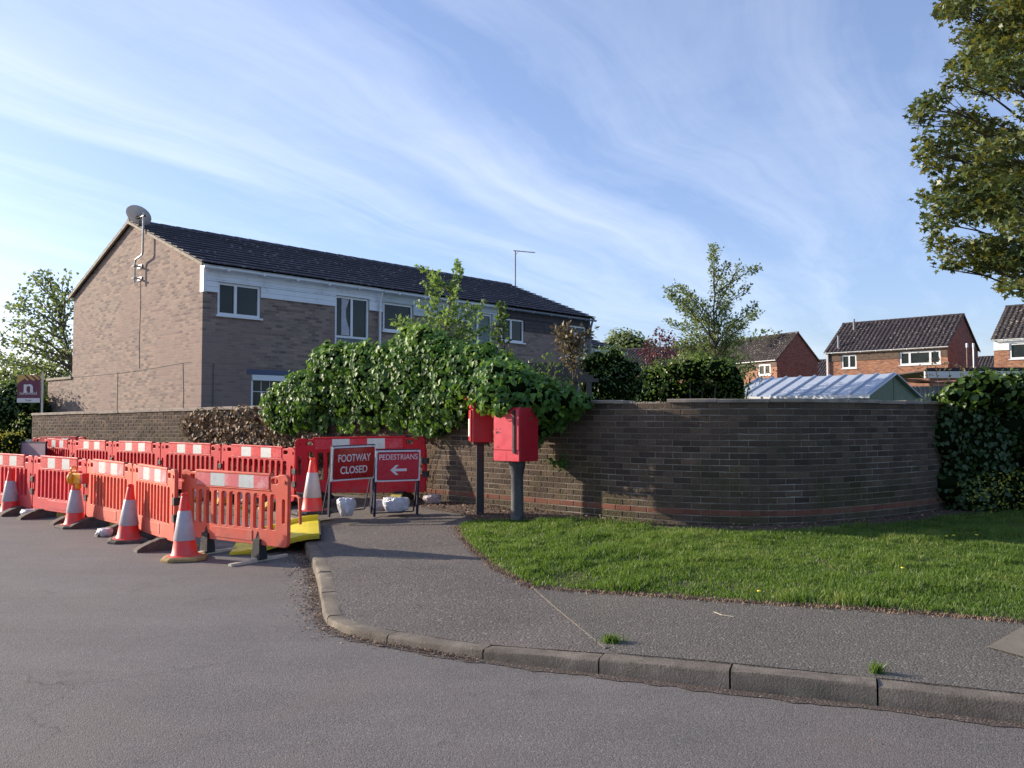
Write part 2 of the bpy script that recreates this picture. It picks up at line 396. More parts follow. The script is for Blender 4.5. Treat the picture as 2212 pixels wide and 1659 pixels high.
M_sgred = plain('sign_red', (.34, .012, .016), .30, .08, 3)
M_sgred2 = plain('faded_sign_red', (.50, .02, .055), .32, .08, 3)
M_sgwhite = plain('sign_white', (.68, .68, .74), .35, .06, 4, (.48, .46, .46))
M_sgframe = plain('navy_steel_frame', (.014, .016, .040), .6, .3, 9, spec=.25)
M_box = plain('red_post_box_paint', (.42, .010, .022), .38, .12, 2.5, (.30, .015, .022), bst=.04, streak=True)
M_boxsun = plain('sunlit_box_paint', (.62, .035, .065), .45, .10, 2.5, (.50, .035, .055), bst=.04, streak=True)  # the box red lightened, sunlight painted on to the front
M_post = plain('weathered_black_paint', (.045, .047, .052), .55, .4, 7, (.11, .11, .11), bst=.3)
M_bag = plain('white_plastic_sack', (.60, .61, .67), .25, .08, 5, (.40, .37, .36), spec=.8, crease=1)
M_bagp = plain('dirty_pinkish_sack', (.50, .43, .44), .35, .12, 5, (.30, .25, .24), crease=1)
M_maroon = plain('maroon_board', (.14, .022, .05), .45, .08, 3)
M_mauve = plain('mauve_board_back', (.21, .12, .17), .5, .1, 3)
M_gold = plain('gold_chevron', (.62, .36, .08), .45, .08, 3)
M_cream = plain('cream_white', (.66, .64, .60), .5, .06, 3)
M_bluegrey = plain('blue_shed_roof', (.44, .50, .60), .4, .08, 2, (.42, .44, .46), metal=.15)
M_green = plain('green_shed_panel', (.065, .115, .060), .55, .12, 3)
M_timber = plain('grey_weathered_timber', (.095, .088, .080), .85, .3, 8, (.10, .10, .08), bst=.5)
M_rust = plain('rusty_lichen_roof', (.23, .10, .065), .9, .4, 5, (.30, .24, .16), bst=.6)
M_asb = plain('grey_corrugated_wall', (.30, .30, .32), .8, .15, 4)
M_bark = plain('bark', (.085, .068, .052), .9, .35, 10, (.13, .12, .09), bst=.8)
M_soil = plain('bare_soil', (.085, .055, .042), .95, .4, 9, (.16, .105, .07), bst=.9)
M_concrete = plain('pale_concrete_slab', (.17, .145, .11), .9, .15, 4, (.2, .18, .14), bst=.4)

def leafmat(name, stops, rough=.45, transl=.3, tcol=(.25, .4, .03), spec=.5):
    m = bpy.data.materials.new(name); m.use_nodes = True; t = NT(m.node_tree); b = t.n['Principled BSDF']
    P = t.add('ShaderNodeNewGeometry').outputs['Position']
    f = t.math('ADD', t.math('MULTIPLY', attr(t), .85), t.math('MULTIPLY', t.noise(P, 3, 3), .2))
    col = t.ramp(f, stops); t.put(b, 'Base Color', col); b.inputs['Roughness'].default_value = rough
    b.inputs['Specular IOR Level'].default_value = spec
    tr = t.add('ShaderNodeBsdfTranslucent', i={0: t.mix(.6, col, (*tcol, 1))})
    mx = t.add('ShaderNodeMixShader', i={0: transl, 1: b.outputs[0], 2: tr.outputs[0]})
    t.put(t.n['Material Output'], 0, mx.outputs[0]); return m
L_ivy = leafmat('ivy_leaf', [(.1, (.022, .058, .016)), (.4, (.048, .125, .024)), (.7, (.095, .20, .032)), (.95, (.21, .32, .04))], .5, .26, (.25, .45, .04), .32)
L_dead = leafmat('dry_brown_ivy_leaf', [(.1, (.10, .065, .04)), (.4, (.20, .135, .08)), (.7, (.28, .19, .11)), (.9, (.16, .15, .05))], .7, .1, (.3, .2, .1))
L_hedge = leafmat('hedge_leaf', [(.1, (.022, .052, .016)), (.5, (.042, .095, .024)), (.9, (.10, .17, .035))], .5, .22)
L_bright = leafmat('bright_green_leaf', [(.1, (.035, .075, .018)), (.5, (.065, .13, .025)), (.9, (.14, .22, .035))], .45, .3, (.3, .45, .04))
L_maple = leafmat('maple_leaf', [(.1, (.040, .070, .028)), (.45, (.070, .115, .036)), (.72, (.125, .155, .04)), (.88, (.16, .13, .05)), (.98, (.24, .26, .05))], .45, .28, (.35, .32, .04))
L_pale = leafmat('pale_spring_leaf', [(.1, (.07, .11, .05)), (.5, (.12, .17, .075)), (.9, (.19, .23, .10))], .5, .42, (.3, .38, .07))
L_young = leafmat('young_maple_leaf', [(.1, (.06, .12, .03)), (.5, (.11, .20, .05)), (.9, (.20, .30, .08))], .45, .42, (.35, .5, .08))
L_purple = leafmat('purple_acer_leaf', [(.1, (.055, .018, .024)), (.5, (.095, .03, .036)), (.9, (.16, .06, .05))], .5, .3, (.3, .05, .05))
L_yellow = leafmat('yellow_green_leaf', [(.1, (.12, .16, .02)), (.5, (.25, .28, .03)), (.9, (.46, .40, .05))], .5, .3, (.5, .45, .05))
L_bronze = leafmat('bronze_leaf', [(.1, (.075, .06, .035)), (.5, (.125, .10, .05)), (.9, (.19, .14, .075))], .5, .25, (.3, .22, .08))
L_grass = leafmat('grass_blade', [(.05, (.034, .070, .014)), (.4, (.062, .125, .022)), (.7, (.12, .19, .035)), (.9, (.19, .24, .05)), (1, (.36, .30, .14))], .5, .35, (.25, .42, .03), .35)
L_litter = leafmat('fallen_leaf', [(.1, (.10, .055, .035)), (.5, (.20, .12, .075)), (.9, (.33, .23, .15))], .85, .0)
# ---------------- terrain ----------------
KP = [(-30, 35), (-16, 23.6), (-11.2, 19.3), (-8.0, 16.6), (-5.3, 14.35), (-4.1, 13.55), (-3.45, 12.95), (-3.1, 12.2), (-2.78, 11.2), (-2.5, 10.2),
      (-2.03, 8.75), (-1.66, 7.4), (-1.50, 6.75), (-1.36, 6.45), (-1.13, 6.2), (-.82, 6.0), (-.17, 5.62), (.54, 5.33), (1.28, 5.03), (2.04, 4.74), (2.75, 4.45), (6, 3.1), (14, -.2)]
WP = [(-12.6, 22.15), (-6.54, 17.45), (-4.0, 15.45), (-1.45, 13.3), (-.62, 12.52), (.04, 11.92), (.85, 11.18), (1.40, 10.66), (2.0, 10.24), (2.65, 10.02), (3.2, 10.02), (3.72, 10.22), (4.38, 10.58), (5.1, 11.05), (5.8, 11.6), (6.4, 12.2), (7.0, 12.9)]
def smooth_path(pts, it=2):
    pts = [np.array(p, float) for p in pts]
    for _ in range(it):
        q = [pts[0]]
        for a, b in zip(pts[:-1], pts[1:]): q += [a*.75+b*.25, a*.25+b*.75]
        q.append(pts[-1]); pts = q
    return np.array(pts)
KL = smooth_path(KP, 2); WL = smooth_path(WP, 3)
def arclen(P): return np.concatenate([[0], np.cumsum(np.linalg.norm(np.diff(P, axis=0), axis=1))])
KA, WA = arclen(KL), arclen(WL)
def at_arc(P, A, s): return np.array([np.interp(s, A, P[:, 0]), np.interp(s, A, P[:, 1])])
def nearest(P, A, x, y):
    x = np.atleast_1d(x).astype(float); y = np.atleast_1d(y).astype(float)
    bd = np.full(x.shape, 1e9); ba = np.zeros(x.shape)
    for i in range(len(P)-1):
        a = P[i]; d = P[i+1]-a; L2 = d@d
        t = np.clip(((x-a[0])*d[0]+(y-a[1])*d[1])/L2, 0, 1)
        dd = np.hypot(x-a[0]-t*d[0], y-a[1]-t*d[1]); m = dd < bd
        bd[m] = dd[m]; ba[m] = A[i]+t[m]*(A[i+1]-A[i])
    return bd, ba
def arc_of(P, A, x, y): return float(nearest(P, A, x, y)[1][0])
a_c0, a_c1, a_r = arc_of(KL, KA, -1.8, 8.0), arc_of(KL, KA, -1.5, 6.75), arc_of(KL, KA, .54, 5.33)
def zkerb(a): return np.interp(a, [a_c0, a_c1, arc_of(KL, KA, -.3, 5.7), a_r, a_r+.8], [.12, .055, .06, .095, .115])
def zwall(a): return np.interp(a, [0, arc_of(WL, WA, -1.35, 13.4)], [.10, .32])
def hz(x, y):
    dk, ak = nearest(KL, KA, x, y); dw, aw = nearest(WL, WA, x, y)
    f = dk/(dk+dw+1e-6); f = f*f*(3-2*f)*.35+f*.65
    z = zkerb(ak)*(1-f)+zwall(aw)*f
    return z+.006*np.sin(np.atleast_1d(x)*2.1+np.atleast_1d(y)*1.3)*np.minimum(1, dk*2)
H = lambda x, y: float(hz(x, y)[0])
def inpoly(x, y, poly):
    x = np.atleast_1d(x); y = np.atleast_1d(y); r = np.zeros(x.shape, bool); n = len(poly)
    for i in range(n):
        x0, y0 = poly[i]; x1, y1 = poly[(i+1) % n]
        if y0 == y1: continue
        c = ((y0 > y) != (y1 > y)) & (x < (x1-x0)*(y-y0)/(y1-y0)+x0); r ^= c
    return r
def sheet(name, poly, dz, m, step=.3, hf=hz, lab=None):
    poly = [tuple(map(float, p)) for p in poly]
    px_ = [p[0] for p in poly]; py_ = [p[1] for p in poly]
    gx, gy = np.meshgrid(np.arange(min(px_), max(px_), step), np.arange(min(py_), max(py_), step)); gx = gx.ravel(); gy = gy.ravel()
    k = inpoly(gx, gy, poly); pts = [Vector(p) for p in poly]+[Vector(p) for p in zip(gx[k], gy[k])]
    n = len(poly)
    r = delaunay_2d_cdt(pts, [(i, (i+1) % n) for i in range(n)], [list(range(n))], 1, 1e-5)
    v = r[0]; X = np.array([p.x for p in v]); Y = np.array([p.y for p in v]); Z = hf(X, Y)+dz
    me = bpy.data.meshes.new(name); me.from_pydata(list(zip(X, Y, Z)), [], [tuple(f) for f in r[2]])
    bm = bmesh.new(); bm.from_mesh(me); 
    for f in bm.faces:
        if f.normal.z < 0: f.normal_flip()
        f.smooth = True
    bm.to_mesh(me); bm.free()
    o = obj(name, me, None, m); tag(o, kind='structure'); return o
# ground far away, road
def flat_sheet(name, x0, x1, y0, y1, z, m, n=1):
    b = MB(); b.quad((x0, y0, z), (x1, y0, z), (x1, y1, z), (x0, y1, z)); o = b.build(name, m); tag(o, kind='structure'); return o
M_far = plain('rough_grass_ground', (.06, .09, .03), .95, .4, .4, bst=.2)
flat_sheet('ground', -900, 900, -200, 2500, -.05, M_far)
flat_sheet('road', -60, 60, -30, 40, 0, M_road)
def offset_path(P, d):
    t = np.gradient(P, axis=0); t /= np.linalg.norm(t, axis=1)[:, None]
    return P+np.stack([-t[:, 1], t[:, 0]], 1)*d          # positive = left of travel
KI = offset_path(KL, .125)
pave_poly = [tuple(p) for p in KI]+[(14.2, 4), (14.2, 12.8)]+[tuple(p) for p in WL[::-1][::2]]+[(-12.7, 22.3), (-14, 24), (-20, 30), (-29, 37)]
sheet('pavement', pave_poly, 0, M_pave, .35)
# separate footpath surface on the right, with a thin edging strip
e0 = atz(1150, 1258, .17); e1 = atz(1312, 1402, .10)
lf = [atz(u, v, z) for u, v, z in ((988, 1128, .29), (1000, 1150, .27), (1030, 1185, .24), (1075, 1218, .22), (1150, 1256, .19), (1230, 1264, .185), (1400, 1281, .18), (1600, 1301, .175), (1800, 1316, .17), (2000, 1331, .165), (2212, 1350, .16), (2500, 1368, .155))]
lf = [(p.x, p.y) for p in lf]
ke = [tuple(p) for p in offset_path(KL, .135) if p[0] > e1.x+.02 and p[0] < 13]
path_poly = [(e0.x, e0.y), (e1.x, e1.y)]+ke+[(13, 5)]+[(9.5, 7.2)]+[(p[0], p[1]-.0) for p in lf[::-1][:-5]]
sheet('footpath', path_poly, .004, M_path, .35)
b = MB()
ee = [Vector((e0.x-.35, e0.y+.75, 0)), e0, e0.lerp(e1, .5), e1]
for a, c in zip(ee[:-1], ee[1:]):
    d = (c-a).to_2d().normalized(); nn = Vector((-d.y, d.x))*.016
    q = [(a.x-nn.x, a.y-nn.y), (c.x-nn.x, c.y-nn.y), (c.x+nn.x, c.y+nn.y), (a.x+nn.x, a.y+nn.y)]
    zt = [H(*p) for p in q]
    b.add([(p[0], p[1], z-.05) for p, z in zip(q, zt)]+[(p[0], p[1], z+.007) for p, z in zip(q, zt)], [(4,5,6,7),(0,1,5,4),(1,2,6,5),(2,3,7,6),(3,0,4,7)])
o = b.build('path_edging', M_path); tag(o, kind='structure')
# pale slab at the far right
sl_ = [atz(u, v, .15) for u, v in ((2132, 1400), (2225, 1354), (2420, 1390), (2260, 1432))]
sheet('driveway_slab', [(p.x, p.y) for p in sl_], .012, M_concrete, .4)

# kerb stones with real joints
b = MB(); s0 = (a_r+.8*200) % .8
prof = [(.000, -.12), (.000, -.022), (.006, -.008), (.020, 0), (.125, 0.0), (.125, -.12)]
cur = a_r - .8*math.floor(a_r/.8)
rk = random.Random(3)
while cur < KA[-1]-1:
    a0, a1 = cur+.004+rk.random()*.004, cur+.8-.004; cur += .8
    if a1 < arc_of(KL, KA, -16, 23.6): continue
    N = 7; vs = []; fs = []; dz0 = rk.uniform(-.005, .005); dz1 = rk.uniform(-.005, .005)
    for i in range(N):
        a = a0+(a1-a0)*i/(N-1); p = at_arc(KL, KA, a); t = at_arc(KL, KA, a+.05)-at_arc(KL, KA, a-.05); t /= np.linalg.norm(t)
        nrm = np.array([-t[1], t[0]]); z = float(zkerb(a))+dz0+(dz1-dz0)*i/(N-1)+.003
        for o_, h_ in prof:
            e = rk.uniform(-.0035, .0035) if .001 < o_ < .12 else rk.uniform(-.002, .002)
            vs.append((p[0]+nrm[0]*o_, p[1]+nrm[1]*o_, z+h_+e))
    n = len(prof)
    for i in range(N-1):
        for k in range(n-1): fs.append((i*n+k, (i+1)*n+k, (i+1)*n+k+1, i*n+k+1))
    fs += [tuple(range(n)), tuple(range((N-1)*n, N*n))[::-1]]
    b.add(vs, fs)
o = b.build('kerb', M_kerb, smooth=True); tag(o, kind='structure')

# silt along the kerb foot
def ribbon(name, a0, a1, w0, w1, m, z, step=.05):
    v_, f_ = [], []; aa = np.arange(a0, a1, step)
    for i, a in enumerate(aa):
        p = at_arc(KL, KA, a); t = at_arc(KL, KA, a+.05)-at_arc(KL, KA, a-.05); t /= np.linalg.norm(t); n_ = np.array([t[1], -t[0]])
        w_ = w0+(w1-w0)*(.5+.5*mnoise.noise(Vector((a*2.2, 0, 0)))+.35*mnoise.noise(Vector((a*9, 3, 0)))); w_ = max(.02, w_)
        v_ += [(*(p-n_*.01), z), (*(p+n_*w_), z)]
    f_ = [(2*i, 2*i+1, 2*i+3, 2*i+2) for i in range(len(aa)-1)]
    b = MB(); b.add(v_, f_); o = b.build(name, m); tag(o, kind='structure')
M_silt = asphalt('silty_gutter_asphalt', (.060, .047, .040), (.105, .083, .070), (.13, .10, .075), 3, coarse=1.0, speck=.3)
ribbon('gutter_silt', arc_of(KL, KA, -3.3, 12.8), KA[-1]-3, .02, .15, M_silt, .004)
# lawn
back = [tuple(p) for p in offset_path(WL, -.30)]
lawn_back = [p for p in back if p[0] > 2.15][::-1]
lp = lf[:]+[(9.5, 9.5), (9.5, 11.3), (7.2, 11.45)]+[p for p in lawn_back if p[1] < 11.3]
lp += [(1.7, 10.42), (1.15, 10.72), (.75, 10.62), (.35, 10.58), (.0, 10.75), (-.4, 10.95)]
sheet('lawn', lp, .010, M_soil, .3)
soil_poly = [(-2.3, 13.55)]+[(-1.5, 12.75), (-1.2, 12.25), (-.75, 11.7), (-.55, 11.15), (.1, 10.62), (1.0, 10.5), (2.0, 9.95), (3.3, 9.45), (5.2, 10.1), (6.5, 11.3)]+[tuple(p) for p in WL[::-1] if -2.6 < p[0] < 6.4]
sheet('flower_bed', soil_poly, .007, M_soil, .2)
# garden ground behind the wall
gp = [tuple(p) for p in WL[::3]]+[(60, 12.9), (60, 85), (-16, 85), (-16, 24)]
sheet('garden_ground', gp, 0, M_far, 6, hf=lambda x, y: np.full(np.shape(x), .22))

# ---------------- leaves ----------------
T_ivy = (np.array([(0, 0, 0), (0, 1, -.08), (.50, .20, .10), (.30, .66, .05), (-.50, .20, .10), (-.30, .66, .05)], float), [(0, 2, 3, 1), (0, 1, 5, 4)])
T_oval = (np.array([(0, 0, 0), (.28, .5, .08), (0, 1, 0), (-.28, .5, .08)], float), [(0, 1, 2), (0, 2, 3)])
T_maple = (np.array([(0, 0, 0), (.30, -.04, 0), (.22, .20, .03), (.58, .36, 0), (.20, .50, .03), (0, 1, 0), (-.20, .50, .03), (-.58, .36, 0), (-.22, .20, .03), (-.30, -.04, 0)], float), [(0, 1, 2), (0, 2, 3, 4), (0, 4, 5, 6), (0, 6, 7, 8), (0, 8, 9)])
def norm(a): return a/np.maximum(np.linalg.norm(a, axis=-1, keepdims=True), 1e-9)
def leaf_mesh(name, P, Nn, U, size, T, tint, m, parent=None):
    P = np.asarray(P, float); n = len(P); Nn = norm(Nn); U = U-Nn*np.sum(U*Nn, 1, keepdims=True); U = norm(U); X = np.cross(U, Nn)
    tv, tf = T; size = np.broadcast_to(size, (n,))[:, None, None]
    V = P[:, None]+size*(X[:, None]*tv[None, :, :1]+U[:, None]*tv[None, :, 1:2]+Nn[:, None]*tv[None, :, 2:3])
    k = len(tv); V = V.reshape(-1, 3)
    me = bpy.data.meshes.new(name); me.vertices.add(len(V)); me.vertices.foreach_set('co', V.ravel())
    loops = []; starts = []; tot = []
    off = 0; L = sum(len(f) for f in tf)
    flatf = np.concatenate([np.array(f) for f in tf]); li = (np.arange(n)[:, None]*k+flatf[None]).ravel()
    ls = np.cumsum([0]+[len(f) for f in tf])[:-1]; st = (np.arange(n)[:, None]*L+ls[None]).ravel(); tt = np.tile([len(f) for f in tf], n)
    me.loops.add(len(li)); me.loops.foreach_set('vertex_index', li)
    me.polygons.add(len(st)); me.polygons.foreach_set('loop_start', st); me.polygons.foreach_set('loop_total', tt)
    at = me.attributes.new('tint', 'FLOAT', 'POINT'); at.data.foreach_set('value', np.repeat(np.clip(tint, 0, 1), k))
    me.update(calc_edges=True); return obj(name, me, parent, m)
def rdir(n): return norm(rng.normal(size=(n, 3)))
def blob_leaves(blobs, dens, up=-.8, shell=(.72, 1.05), jit=.5):
    """leaf positions on lumpy ellipsoids; blobs = (centre, (rx,ry,rz), tint)"""
    Ps, Ns, Ts = [], [], []
    for c, r, tn in blobs:
        c = np.array(c, float); r = np.array(r, float)
        n = int(dens*4*math.pi*((r[0]*r[1]+r[1]*r[2]+r[0]*r[2])/3)); d = rdir(n)
        s = rng.uniform(shell[0], shell[1], (n, 1)); Ps.append(c+d*r*s); Ns.append(norm(d/r)+rng.normal(size=(n, 3))*jit*.6)
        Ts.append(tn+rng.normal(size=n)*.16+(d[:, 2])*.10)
    P = np.concatenate(Ps); N_ = np.concatenate(Ns); T_ = np.concatenate(Ts)
    U = rng.normal(size=P.shape)*.45; U[:, 2] += up; return P, N_, U, T_
def in_blobs(P, blobs, k=.68):
    m = np.zeros(len(P), bool)
    for c, r, _ in blobs: m |= (np.sum(((P-np.array(c))/(np.array(r)*k))**2, 1) < 1)
    return m
def blob_core(blobs, k=.6):  # solid filler lumps under the leaves, in place of the shaded inside
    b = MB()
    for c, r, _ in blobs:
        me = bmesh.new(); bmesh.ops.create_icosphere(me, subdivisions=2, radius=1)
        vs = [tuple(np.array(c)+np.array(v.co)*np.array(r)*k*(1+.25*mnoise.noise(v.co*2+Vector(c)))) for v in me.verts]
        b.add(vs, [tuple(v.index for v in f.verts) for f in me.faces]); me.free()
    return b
M_core = plain('shade_core', (.008, .014, .005), 1, .3, 8, spec=0)  # near black colour paints the shade inside the foliage
def bush(name, label, cat, blobs, dens, size, m, T=T_oval, up=.3, base=None, group=None, core=.7, stems=True):
    base = base or (np.mean([b_[0][0] for b_ in blobs]), np.mean([b_[0][1] for b_ in blobs]), .2)
    t = thing(name, base, label, cat, group=group); B = Vector(base)
    P, N_, U, T_ = blob_leaves(blobs, dens, up); k = ~in_blobs(P, blobs, .66)
    P, N_, U, T_ = P[k], N_[k], U[k], T_[k]
    o = leaf_mesh('foliage', P-np.array(base), N_, U, size*rng.uniform(.7, 1.3, len(P)), T, T_, m, t)
    b = MB()
    for c, r, _ in blobs:
        c = Vector(c)-B; st = Vector((c.x*.4, c.y*.4, 0)); b.tube([st, st.lerp(c, .5)+Vector((0, 0, -.03)), c], [.03, .022, .012], 5)
    if stems: b.build('stem', M_bark, t)
    if core:
        cb = blob_core([((np.array(c)-np.array(base)), r, 0) for c, r, _ in blobs], core); cb.build('foliage_core', M_core, t)
    return t
def curve_pts(a, c, sag, n=6, wob=.03, rd=random):
    a = Vector(a); c = Vector(c); L = (c-a).length; out = []
    for i in range(n+1):
        t = i/n; p = a.lerp(c, t)+Vector((0, 0, 1))*sag*4*t*(1-t)
        if 0 < i < n: p += Vector((rd.uniform(-1, 1), rd.uniform(-1, 1), rd.uniform(-1, 1)))*wob*L
        out.append(p)
    return out
def shoot_tree(name, label, cat, base, tips, m, size, T=T_oval, dens=60, width=.22, trunk_r=.06, t0=.25, forks=.3, up=.1, extra=0, lean=None, group=None, top=None, sagk=-.05):
    """a tree drawn from its real limb tips: limbs leave the trunk, twigs leave the limbs, leaves sit on the twigs"""
    base = Vector(base); t = thing(name, base, label, cat, group=group); rd = random.Random(hash(name) % 1000 if False else len(tips)*7+int(dens))
    top = Vector(top) if top else Vector(max(tips, key=lambda p: p[2]))
    trunk = curve_pts(base, top, 0, 10, .012, rd); tb = MB()
    tb.tube([p-base for p in trunk], [trunk_r*(1-.93*i/10)+.004 for i in range(11)], 8)
    lb = MB(); Ps, Us = [], []
    def leaves_on(pts, w_, n, f0):
        for _ in range(n):
            s = f0+(1-f0)*rd.random()**.8; x = s*(len(pts)-1); i = min(int(x), len(pts)-2); p = pts[i].lerp(pts[i+1], x-i)
            ww = w_*(1.15-.75*s)
            d = Vector((rd.gauss(0, 1), rd.gauss(0, 1), rd.gauss(0, 1)))*ww*.5; Ps.append(p+d); Us.append(d.normalized()+ (pts[-1]-pts[0]).normalized()*.5)
    leaves_on(trunk, width, int(dens*(top-base).length*(1-t0)), max(t0, .45))
    for tip in tips:
        tip = Vector(tip)
        if (tip-top).length < .05: continue
        hfrac = max(0.05, min(.9, (tip.z-base.z)/(top.z-base.z)-rd.uniform(.15, .35)))
        x = hfrac*10; i = min(int(x), 9); st = trunk[i].lerp(trunk[i+1], x-i)
        L = (tip-st).length; pts = curve_pts(st, tip, sagk*L, 7, .02, rd)
        lb.tube([p-base for p in pts], [trunk_r*.42*(1-.9*k/7)+.003 for k in range(8)], 5)
        leaves_on(pts, width, int(dens*L), .22)
        for _ in range(max(1, int(forks*L*4))):
            s = rd.uniform(.25, .85); x = s*7; i = min(int(x), 6); p = pts[i].lerp(pts[i+1], x-i)
            dirn = (tip-st).normalized()+Vector((rd.gauss(0, .7), rd.gauss(0, .7), rd.gauss(.15, .5)))
            q = p+dirn.normalized()*L*rd.uniform(.18, .4)*(1.1-s*.6)
            pp = curve_pts(p, q, -.02, 4, .03, rd); lb.tube([k-base for k in pp], [.012*trunk_r/.06, .009*trunk_r/.06, .007*trunk_r/.06, .005, .003], 4)
            leaves_on(pp, width*.9, int(dens*(q-p).length*1.1), .1)
    tb.build('trunk', M_bark, t, smooth=True); lb.build('branches', M_bark, t, smooth=True)
    P = np.array(Ps)-np.array(base); U = np.array(Us); n = len(P); U[:, 2] += up
    leaf_mesh('crown', P, rdir(n)+np.array([0, 0, .7]), U, size*rng.uniform(.65, 1.3, n), T, rng.normal(.5, .22, n), m, t)
    return t

# ---------------- the long garden wall ----------------
gw = thing('garden_wall', (-1.35, 13.4, .3), 'long curving brown brick garden wall with a red brick course near its foot, running across the whole view', 'wall')
gwi = Vector(gw.location)
NC = 20; zc = np.linspace(0, 1, NC+1)
def wall_z(a):      # foot and top of brickwork at arc a
    z0 = float(zwall(a))-.04; z1 = float(np.interp(a, [0, arc_of(WL, WA, -4, 15.4)], [1.665, 1.785])); return z0, z1
bb, rb, mb_ = MB(), MB(), MB()
Ltot = WA[-1]; rw = random.Random(11)
def wframe(a):
    p = at_arc(WL, WA, a); t = at_arc(WL, WA, min(a+.08, Ltot))-at_arc(WL, WA, max(a-.08, 0)); t /= np.linalg.norm(t); return p, t, np.array([t[1], -t[0]])   # outward to the road
def wp(a, off, z):
    p, t, n_ = wframe(a); return (p[0]+n_[0]*off-gwi.x, p[1]+n_[1]*off-gwi.y, z-gwi.z)
BL = .225
gap0, gap1 = arc_of(WL, WA, 1.42, 10.66), arc_of(WL, WA, 1.90, 10.32)
for c in range(NC):
    nb = int(Ltot/BL)+1
    for k in range(-1, nb):
        a0 = k*BL+(BL/2 if c % 2 else 0)+.005; a1 = a0+BL-.010
        a0 = max(a0, 0.0); a1 = min(a1, Ltot)
        if a1-a0 < .03: continue
        if c == NC-1 and gap0-.02 < (a0+a1)/2 < gap1+.02 and rw.random() < .15: continue
        z0, z1 = wall_z((a0+a1)/2); h = (z1-z0)/NC
        pr = .005+rw.uniform(-.002, .003); vs = []
        zz0, zz1 = z0+c*h+.005, z0+(c+1)*h-.005
        am = (a0+a1)/2; ch = .006
        # front face slightly pillowed (chamfered edges catch the raking sun)
        ring = [(a0, -.02, zz0), (a1, -.02, zz0), (a1, -.02, zz1), (a0, -.02, zz1), (a0, pr-.004, zz0), (a1, pr-.004, zz0), (a1, pr-.004, zz1), (a0, pr-.004, zz1),
                (a0+ch, pr, zz0+ch), (a1-ch, pr, zz0+ch), (a1-ch, pr+rw.uniform(-.002, .002), zz1-ch), (a0+ch, pr, zz1-ch)]
        vs = [wp(*q) for q in ring]
        fs = [(0,1,5,4),(1,2,6,5),(2,3,7,6),(3,0,4,7),(4,5,9,8),(5,6,10,9),(6,7,11,10),(7,4,8,11),(8,9,10,11)]
        tn = min(1, max(0, rw.gauss(.5, .25)))
        (rb if c == 2 else bb).add(vs, fs, tint=tn)
N = 160
for i in range(N):
    a0, a1 = Ltot*i/N, Ltot*(i+1)/N; (b0, t0), (b1, t1) = wall_z(a0), wall_z(a1)
    q = [wp(a0, 0, b0), wp(a1, 0, b1), wp(a1, 0, t1), wp(a0, 0, t0), wp(a0, -.215, b0), wp(a1, -.215, b1), wp(a1, -.215, t1), wp(a0, -.215, t0)]
    mb_.add(q, [(0,1,2,3), (3,2,6,7), (5,4,7,6)]+([(4,0,3,7)] if i == 0 else [])+([(1,5,6,2)] if i == N-1 else []))
# the top course also seen from the end at the far left
bb.build('brickwork', M_wallbrick, gw); rb.build('red_course', M_redcourse, gw); mb_.build('mortar_bed', M_mortar, gw)
cb = MB(); a = .0
while a < Ltot-.2:
    L = .60 if a > gap0-4 else .9
    if a < gap0 < a+L: L = gap0-a
    if gap0 <= a < gap1: a = gap1; continue
    e = min(a+L, Ltot); dz = rw.uniform(-.004, .006); dy = rw.uniform(-.006, .006); th = .042 if a > gap0-4 else .06
    n = 5
    for i in range(n):
        s0, s1 = a+.004+(e-a-.008)*i/n, a+.004+(e-a-.008)*(i+1)/n; z0, z1 = wall_z(s0)[1]+.001+dz, wall_z(s1)[1]+.001+dz
        q = [wp(s0, .028+dy, z0), wp(s1, .028+dy, z1), wp(s1, .028+dy, z1+th-.008), wp(s0, .028+dy, z0+th-.008), wp(s1, .018+dy, z1+th), wp(s0, .018+dy, z0+th), wp(s1, -.24, z1+th), wp(s0, -.24, z0+th), wp(s1, -.24, z1), wp(s0, -.24, z0)]
        f = [(0,1,2,3), (3,2,4,5), (5,4,6,7), (7,6,8,9), (9,8,1,0)]
        if i == 0: f.append((9, 0, 3, 5, 7))
        if i == n-1: f.append((1, 8, 6, 4, 2))
        cb.add(q, f)
    a = e
# broken mortar where the slab is missing
cb.build('coping', M_coping, gw)
mbx = MB()
for i in range(14):
    s0 = gap0+.05+(gap1-gap0-.1)*i/14; z = wall_z(s0)[1]
    q = [wp(s0, -.02, z), wp(s0+.06, -.01, z), wp(s0+.06, -.18, z), wp(s0, -.19, z)]; hh = [rw.uniform(.004, .022) for _ in range(4)]
    mbx.add(q+[(p[0], p[1], p[2]+h) for p, h in zip(q, hh)], [(4,5,6,7),(0,1,5,4),(1,2,6,5),(2,3,7,6),(3,0,4,7)])
mbx.build('broken_mortar', M_mortar, gw)
def wall_pt(u, v=None):
    """arc of the wall as seen at a picture column"""
    k = (u-1106)/F; d = WL[:, 0]-k*WL[:, 1]; i = int(np.argmax(d > 0)); 
    t = -d[i-1]/(d[i]-d[i-1]); return WA[i-1]+t*(WA[i]-WA[i-1])
